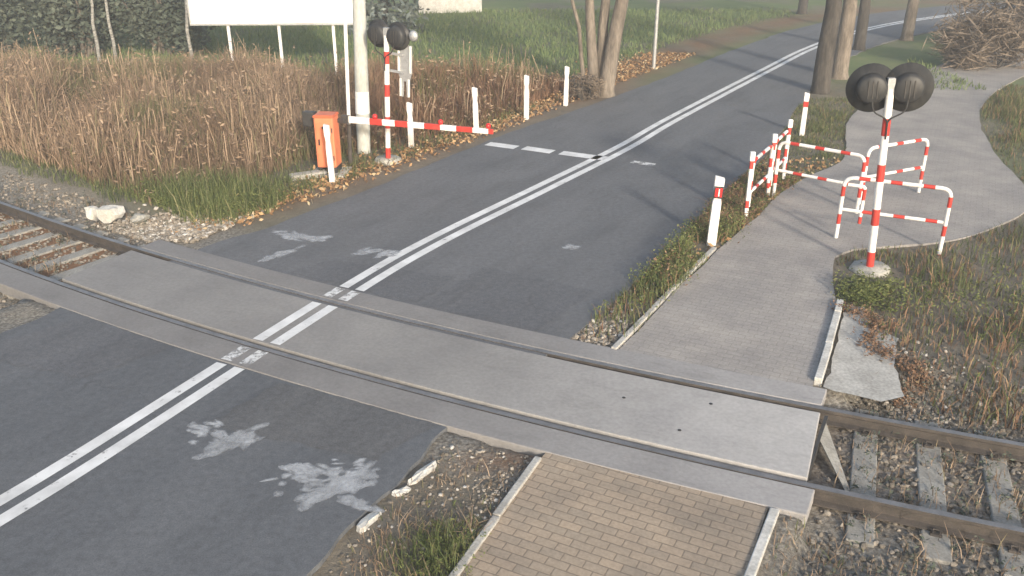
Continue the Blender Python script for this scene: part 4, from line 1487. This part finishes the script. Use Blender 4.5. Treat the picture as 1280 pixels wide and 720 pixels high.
# seed heads on top of the tall stems
k = RNG.random(len(X)) < 0.05
hx, hy, hh = X[k], Y[k], H[k]
hz = ground_height(hx, hy)
m_ = len(hx)
C = np.c_[np.repeat(hx, 3), np.repeat(hy, 3), np.repeat(hz + hh * RNG.uniform(0.75, 1.05, m_), 3)] + RNG.normal(0, 0.035, (3 * m_, 3))
V, F = leaf_cloud(C, 0.035, 1.5)
tag(np_mesh('seed_heads', V, F, M_DRY, tint=RNG.uniform(0.25, 0.85, len(F))), 'pale fluffy seed heads over the dry weed field', 'weeds', kind='stuff')

k = RNG.random(len(X)) < 0.03 * sstep(0.45, 0.7, vnoise(X * 0.9 + 5, Y * 0.9, 27)) * 2
sx_, sy_ = X[k], Y[k]
scatter('tall_stems', sx_, sy_, H[k] * 0.9 + RNG.uniform(0.25, 0.6, k.sum()), RNG.uniform(0.012, 0.026, k.sum()), M_DRY, RNG.uniform(0.55, 0.98, k.sum()), 'tall pale dry stems standing above the weed field', 'weeds', 0.12, 0.6)

# green grass at the foot of the weeds and along the left verge
X, Y = rnd(-16, 3, 13.3, 25, 150000)
off = offs(X, Y)
nz = vnoise(X * 1.2, Y * 1.2, 31)
s_, t_ = to_track(X, Y)
pg = np.exp(-((X + 5.6) ** 2 / 2.8 + (Y - 15.3) ** 2 / 1.7))
verge = (off > -5.3) & (off < -3.35 - 0.25 * nz)
keep = (off < -3.4 - 0.25 * nz) & (t_ > 1.9 + 0.5 * nz) & (RNG.random(len(X)) < np.maximum(np.maximum(pg * 1.3, verge * 0.55 * nz), 0.5 * (t_ < 3.4) * (X < -6.8)))
keep &= ~(np.hypot(X + 6.6, Y - 14.3) < 0.75)
X, Y, pg = X[keep], Y[keep], pg[keep]
scatter('green_grass', X, Y, RNG.uniform(0.08, 0.22, len(X)) + 0.75 * pg * RNG.random(len(X)) ** 1.5, RNG.uniform(0.008, 0.018, len(X)), M_GREEN, RNG.random(len(X)), 'green grass along the left road edge and under the weeds', 'grass', 0.4)

# meadow behind
X, Y = rnd(-24, 14, 26, 47, 60000)
off = offs(X, Y)
keep = (np.abs(off) > 3.7) & ((off < -4.6 - 0.6 * RNG.random(len(X))) | ((off > 0) & (Y > 20)))
X, Y = X[keep], Y[keep]
scatter('meadow_grass', X, Y, RNG.uniform(0.10, 0.26, len(X)), RNG.uniform(0.02, 0.045, len(X)), M_MEADOW, RNG.random(len(X)), 'green meadow grass behind the weed field', 'grass', 0.4)


def along(L, w0, w1, n, y0, y1):
    """random points in the strip right (+) or left (-) of a plan curve"""
    P = resample(L, 400)
    P = P[(P[:, 1] > y0) & (P[:, 1] < y1)]
    tg = np.gradient(P, axis=0)
    tg /= np.linalg.norm(tg, axis=1)[:, None]
    i = RNG.integers(0, len(P), n)
    d = RNG.uniform(w0, w1, n)
    jx = RNG.normal(0, 0.06, (n, 2))
    return P[i, 0] + tg[i, 1] * d + jx[:, 0], P[i, 1] - tg[i, 0] * d + jx[:, 1]


def verge_mask(X, Y):
    """strip between road and pavement"""
    a = offs(X, Y)
    Ls = resample(SW_FAR_L, 300)
    d2 = (X[:, None] - Ls[None, :, 0]) ** 2 + (Y[:, None] - Ls[None, :, 1]) ** 2
    i = np.clip(d2.argmin(1), 0, len(Ls) - 2)
    tg = Ls[i + 1] - Ls[i]
    side = (X - Ls[i, 0]) * tg[:, 1] - (Y - Ls[i, 1]) * tg[:, 0]
    Rs = resample(ROAD_R_FAR, 600)
    d2 = (X[:, None] - Rs[None, :, 0]) ** 2 + (Y[:, None] - Rs[None, :, 1]) ** 2
    i = np.clip(d2.argmin(1), 0, len(Rs) - 2)
    tg = Rs[i + 1] - Rs[i]
    side2 = (X - Rs[i, 0]) * tg[:, 1] - (Y - Rs[i, 1]) * tg[:, 0]
    return (side < 0) & (side2 > 0)


X, Y = rnd(0.8, 9.5, 9.9, 25, 150000)
keep = np.concatenate([verge_mask(X[i:i + 8000], Y[i:i + 8000]) for i in range(0, len(X), 8000)])
X, Y = X[keep], Y[keep]
pc = np.hypot((X - 3.13) / 0.30, (Y - 13.08) / 0.42) > 1
X, Y = X[pc], Y[pc]
nz = vnoise(X * 1.6, Y * 1.6, 41)
dens = np.where(Y < 11.2, 0.18, 0.75) * (0.35 + 0.9 * nz)
keep = RNG.random(len(X)) < dens
X, Y, nz = X[keep], Y[keep], nz[keep]
brown = np.where((Y > 13.9) & (Y < 17.2), 0.5, np.where(Y < 11.2, 0.4, 0.10))
isb = RNG.random(len(X)) < brown
hgt = np.where(Y < 14.2, 0.34, 0.22) * np.where(Y > 17.5, 0.6, 1.0) * (0.35 + 0.9 * nz)
H = RNG.uniform(0.35, 1.0, len(X)) * hgt + 0.03
scatter('verge_grass', X[~isb], Y[~isb], H[~isb], RNG.uniform(0.007, 0.016, (~isb).sum()), M_GREEN, RNG.random((~isb).sum()), 'green weedy grass on the verge between road and pavement', 'grass', 0.4)
scatter('verge_weeds', X[isb], Y[isb], H[isb], RNG.uniform(0.008, 0.018, isb.sum()), M_RUSTY, RNG.random(isb.sum()), 'rusty dry weeds on the verge between road and pavement', 'weeds', 0.5)

# right of the pavement and around the signal footing
X, Y = rnd(3.4, 16, 6.0, 27, 120000)
Rr_ = resample(SW_FAR_R, 300)


def right_of(X, Y, P):
    d2 = (X[:, None] - P[None, :, 0]) ** 2 + (Y[:, None] - P[None, :, 1]) ** 2
    i = np.clip(d2.argmin(1), 0, len(P) - 2)
    tg = P[i + 1] - P[i]
    tg = tg / np.linalg.norm(tg, axis=1)[:, None]
    return (X - P[i, 0]) * tg[:, 1] - (Y - P[i, 1]) * tg[:, 0]


sd = np.concatenate([right_of(X[i:i + 8000], Y[i:i + 8000], Rr_) for i in range(0, len(X), 8000)])
s_, t_ = to_track(X, Y)
nz = vnoise(X * 1.1, Y * 1.1, 51)
apron = (X < 4.75) & (Y > 8.3) & (Y < 10.6)
keep = (sd > 0.05) & (t_ > 1.35) & ~apron & (np.hypot(X - 5.4, Y - 12.2) > 0.45) & (RNG.random(len(X)) < 0.25 + 0.9 * nz)
X, Y, nz, sd = X[keep], Y[keep], nz[keep], sd[keep]
isb = RNG.random(len(X)) < np.where((Y < 11), 0.6, 0.3)
H = RNG.uniform(0.3, 1.0, len(X)) * (0.12 + 0.35 * nz) * (0.55 + 0.45 * sstep(0.1, 0.8, sd))
scatter('side_grass', X[~isb], Y[~isb], H[~isb], RNG.uniform(0.008, 0.018, (~isb).sum()), M_GREEN, RNG.random((~isb).sum()), 'green weedy grass to the right of the pavement', 'grass', 0.4)
scatter('side_weeds', X[isb], Y[isb], H[isb], RNG.uniform(0.008, 0.02, isb.sum()), M_RUSTY, RNG.random(isb.sum()), 'brown dry weeds to the right of the pavement', 'weeds', 0.45)

# near side: strip between road and tan paving, and right of it
X, Y = rnd(-4.5, 9, 2.5, 7.6, 90000)
s_, t_ = to_track(X, Y)
l1 = right_of(X, Y, resample(ROAD_R_NEAR, 200))
l2 = right_of(X, Y, resample(SW_NEAR_L, 200))
l3 = right_of(X, Y, resample(SW_NEAR_R, 200))
nz = vnoise(X * 1.8, Y * 1.8, 61)
mid = (l1 < -0.12) & (l2 > 0.06)
rgt = (l3 < -0.12)
gp = np.exp(-((X + 0.62) ** 2 + (Y - 5.9) ** 2) / 0.16)
p_mid = 0.35 * (0.3 + nz) * sstep(-1.5, -2.2, t_) + gp * 1.6
p_r = 0.45 * (0.3 + nz)
keep = (t_ < -1.3) & ((mid & (RNG.random(len(X)) < p_mid)) | (rgt & (RNG.random(len(X)) < p_r)))
X, Y, gp, nz = X[keep], Y[keep], gp[keep], nz[keep]
isg = RNG.random(len(X)) < np.maximum(gp * 1.4, 0.15)
H = RNG.uniform(0.3, 1.0, len(X)) * (0.06 + 0.14 * nz + 0.20 * gp)
scatter('near_grass', X[isg], Y[isg], H[isg], RNG.uniform(0.005, 0.010, isg.sum()), M_GREEN, RNG.random(isg.sum()), 'green grass tuft between the near asphalt edge and the tan paving', 'grass', 0.45)
scatter('near_weeds', X[~isg], Y[~isg], H[~isg], RNG.uniform(0.005, 0.010, (~isg).sum()), M_DRY, RNG.random((~isg).sum()), 'flattened dry grass around the near pavement', 'grass', 0.8)


def leafy(name, X, Y, H, per, size, m, label):
    n = len(X)
    Z = ground_height(X, Y)
    C = np.c_[np.repeat(X, per), np.repeat(Y, per), np.repeat(Z, per)]
    hh = np.repeat(H, per) * RNG.random(n * per) ** 0.8
    C[:, 2] += hh + 0.01
    C[:, :2] += RNG.normal(0, 1, (n * per, 2)) * (0.35 * np.repeat(H, per) * (1.1 - 0.6 * hh / np.repeat(H, per)))[:, None]
    V, F = leaf_cloud(C, size, 1.3)
    tb = np.clip(np.repeat(RNG.random(n), per) * 0.5 + RNG.random(n * per) * 0.5, 0, 1)
    return tag(np_mesh(name, V, F, m, tint=tb), label, 'weeds', kind='stuff')


X, Y = rnd(1.0, 5.8, 10.6, 18, 9000)
k = verge_mask(X, Y)
X, Y = X[k], Y[k]
pc = np.hypot((X - 3.13) / 0.32, (Y - 13.05) / 0.45) > 1
X, Y = X[pc], Y[pc]
nz = vnoise(X * 1.6, Y * 1.6, 41)
k = RNG.random(len(X)) < np.where(Y < 11.6, 0.25, 0.8) * (0.2 + 0.9 * nz)
X, Y, nz = X[k], Y[k], nz[k]
Hh = np.where((Y > 11.5) & (Y < 14.0), 0.30, 0.16) * (0.4 + 0.9 * nz)
b = RNG.random(len(X)) < np.where(Y > 14.0, 0.45, 0.12)
leafy('broad_weeds', X[~b], Y[~b], Hh[~b], 13, 0.016, M_LEAFY, 'yellowish green broad leaved weeds on the verge beside the grey pavement')
leafy('withered_weeds', X[b], Y[b], Hh[b], 13, 0.018, M_RUSTY, 'withered reddish weeds below the tube barrier on the verge')
X, Y = np.r_[RNG.normal(4.95, 0.30, 300), RNG.normal(6.4, 0.9, 160)], np.r_[RNG.normal(11.35, 0.26, 300), RNG.normal(11.0, 0.7, 160)]
k = right_of(X, Y, Rr_) > 0.05
leafy('broad_weeds', X[k], Y[k], RNG.uniform(0.08, 0.26, k.sum()), 14, 0.017, M_LEAFY, 'green broad leaved weeds in front of the striped signal post footing')
X, Y = RNG.normal(4.62, 0.10, 260), RNG.uniform(8.6, 10.9, 260)
leafy('broad_weeds', X + 0.15 * np.sin(Y * 5), Y, RNG.uniform(0.04, 0.16, 260), 12, 0.016, M_RUSTY, 'withered weeds creeping over the edge of the pale concrete apron')
X, Y = RNG.normal(-0.58, 0.18, 130), RNG.normal(5.9, 0.28, 130)
leafy('broad_weeds', X, Y, RNG.uniform(0.04, 0.16, 130), 12, 0.011, M_LEAFY, 'green leafy tuft beside the kerb of the tan pavement')
X, Y = RNG.normal(-5.75, 1.0, 1300), RNG.normal(15.0, 0.5, 1300)
o_ = offs(X, Y); s_, t_ = to_track(X, Y)
k = (o_ < -3.6) & (t_ > 2.3)
leafy('broad_weeds', X[k], Y[k], RNG.uniform(0.1, 0.36, k.sum()), 13, 0.020, M_LEAFY, 'green weeds at the foot of the dry field by the gravel heap')
# weeds growing in the ballast
ss_ = np.r_[RNG.uniform(-0.3, 7, 620), RNG.uniform(-17, -11.8, 160)]
tt_ = RNG.uniform(-2.6, 1.9, len(ss_))
k = np.abs(np.abs(tt_) - 0.7535) > 0.13
d_ = (q(ss_) + tt_)[k]
X, Y = ss_[k] * U[0] + d_ * N[0], ss_[k] * U[1] + d_ * N[1]
leafy('track_weeds', X, Y, RNG.uniform(0.05, 0.20, len(X)), 14, 0.016, M_LEAF_DARK, 'dark low weeds growing in the track ballast')
X2, Y2 = np.repeat(X, 7) + RNG.normal(0, 0.09, 7 * len(X)), np.repeat(Y, 7) + RNG.normal(0, 0.09, 7 * len(X))
scatter('track_grass', X2, Y2, RNG.uniform(0.08, 0.26, len(X2)), RNG.uniform(0.006, 0.012, len(X2)), M_DRY, RNG.random(len(X2)), 'thin dry grass standing in the track ballast', 'grass', 0.45)


# ------------------------------------------------------------------ stones
def stones(name, X, Y, size, label, tint_lo=0.0, tint_hi=1.0, zoff=0.0):
    n = len(X)
    t = (1 + 5 ** 0.5) / 2
    ico = np.array([(-1, t, 0), (1, t, 0), (-1, -t, 0), (1, -t, 0), (0, -1, t), (0, 1, t), (0, -1, -t), (0, 1, -t), (t, 0, -1), (t, 0, 1), (-t, 0, -1), (-t, 0, 1)]) / 1.9
    fac = np.array([(0, 11, 5), (0, 5, 1), (0, 1, 7), (0, 7, 10), (0, 10, 11), (1, 5, 9), (5, 11, 4), (11, 10, 2), (10, 7, 6), (7, 1, 8), (3, 9, 4), (3, 4, 2), (3, 2, 6), (3, 6, 8), (3, 8, 9), (4, 9, 5), (2, 4, 11), (6, 2, 10), (8, 6, 7), (9, 8, 1)])
    Z = ground_height(X, Y)
    P = ico[None] * RNG.uniform(0.65, 1.25, (n, 12, 1))
    P = P * (RNG.uniform(0.6, 1.3, (n, 1, 3)) * size[:, None, None] / 2)
    a = RNG.uniform(0, 2 * np.pi, n)
    ca, sa = np.cos(a)[:, None], np.sin(a)[:, None]
    x = P[..., 0] * ca - P[..., 1] * sa
    y = P[..., 0] * sa + P[..., 1] * ca
    V = np.stack([x + X[:, None], y + Y[:, None], P[..., 2] * 0.8 + (Z + size * 0.15 + zoff)[:, None]], -1).reshape(-1, 3)
    F = (np.arange(n)[:, None, None] * 12 + fac[None]).reshape(-1, 3)
    tint = np.repeat(RNG.uniform(tint_lo, tint_hi, n) ** 1.3, 20)
    return tag(np_mesh(name, V, F, M_STONE, tint=tint), label, 'stones', kind='stuff')


# ballast of the open track at both ends
ss_ = np.r_[RNG.uniform(-0.5, 8, 6500), RNG.uniform(-18, -11.4, 4200)]
tt_ = RNG.uniform(-2.0, 2.0, len(ss_))
d_ = q(ss_) + tt_
X, Y = ss_ * U[0] + d_ * N[0], ss_ * U[1] + d_ * N[1]
stones('ballast', X, Y, RNG.uniform(0.03, 0.075, len(X)), 'dirty track ballast between and beside the rails', 0.0, 0.8, 0.0)
X, Y = RNG.normal(-6.2, 0.8, 5200), RNG.normal(14.05, 0.38, 5200)
o_ = offs(X, Y); s_, t_ = to_track(X, Y)
k = (o_ < -3.45) & (t_ > 1.32)
stones('gravel', X[k], Y[k], RNG.uniform(0.03, 0.10, k.sum()), 'loose pale gravel heap left of the road beside the track', 0.3, 1.0, 0.02)
X, Y = rnd(-1.6, 0.5, 5.6, 7.7, 3200)
k = (right_of(X, Y, resample(ROAD_R_NEAR, 200)) < -0.08) & (right_of(X, Y, resample(SW_NEAR_L, 200)) > 0.05) & (to_track(X, Y)[1] < -1.3) & (RNG.random(len(X)) < 0.2 + 0.8 * np.exp(-((X + 0.05) ** 2 + (Y - 6.8) ** 2) / 0.18))
stones('gravel', X[k], Y[k], RNG.uniform(0.015, 0.05, k.sum()), 'small stones between the near asphalt edge and the tan paving', 0.1, 1.0)
X, Y = rnd(0.6, 2.6, 9.6, 12.0, 2600)
k = np.concatenate([verge_mask(X, Y)]) & (RNG.random(len(X)) < np.exp(-((X - 1.1) ** 2 + (Y - 10.1) ** 2) / 0.35) + 0.08)
stones('gravel', X[k], Y[k], RNG.uniform(0.025, 0.09, k.sum()), 'stones on the verge corner between far slab, road and grey pavement', 0.2, 1.0)
X, Y = RNG.normal(4.6, 0.55, 900), RNG.normal(8.9, 0.5, 900)
k = (right_of(X, Y, Rr_) > 0.6)
stones('gravel', X[k], Y[k], RNG.uniform(0.02, 0.06, k.sum()), 'scattered stones around the pale concrete apron', 0.1, 1.0)


# ------------------------------------------------------------------ fallen leaves
def litter(name, X, Y, label, size=0.045, lift=0.035):
    C = np.c_[X, Y, ground_height(X, Y) + lift + RNG.uniform(0, 0.03, len(X))]
    V, F = leaf_cloud(C, size)
    return tag(np_mesh(name, V, F, M_LEAFLIT, tint=RNG.random(len(F))), label, 'leaves', kind='stuff')


X, Y = rnd(-6, 7.5, 14, 33, 60000)
off = offs(X, Y)
dw = np.exp(-((off + 3.75) / 0.5) ** 2)
far_ = sstep(22.5, 25, Y)
dw = np.maximum(dw, far_ * np.exp(-((off + 3.9) / 0.8) ** 2) * 1.3)
k = (off < -3.15) & (RNG.random(len(X)) < dw * (0.75 + 0.6 * vnoise(X * 1.5, Y * 1.5, 71)))
litter('fallen_leaves', X[k], Y[k], 'orange and brown fallen leaves along the left road edge')
X, Y = rnd(2.5, 7, 12.5, 18.5, 5000)
k = verge_mask(X, Y) & (RNG.random(len(X)) < 0.6)
litter('fallen_leaves', X[k], Y[k], 'brown fallen leaves on the verge below the tube barrier')


# ------------------------------------------------------------------ thin haze added to lift the blacks and fade far things
HZ, hnt, hb = newmat('haze')
hnt.nodes.remove(hb)
pv = hnt.nodes.new('ShaderNodeVolumePrincipled')
pv.inputs['Color'].default_value = (0.94, 0.94, 0.95, 1)
pv.inputs['Density'].default_value = 0.0045
pv.inputs['Anisotropy'].default_value = 0.2
hnt.links.new(pv.outputs[0], hnt.nodes['Material Output'].inputs['Volume'])
hz_box = MB().box((0, 85, 6.0), (330, 320, 14.6), 0).build('haze', HZ)
tag(hz_box, kind='stuff')
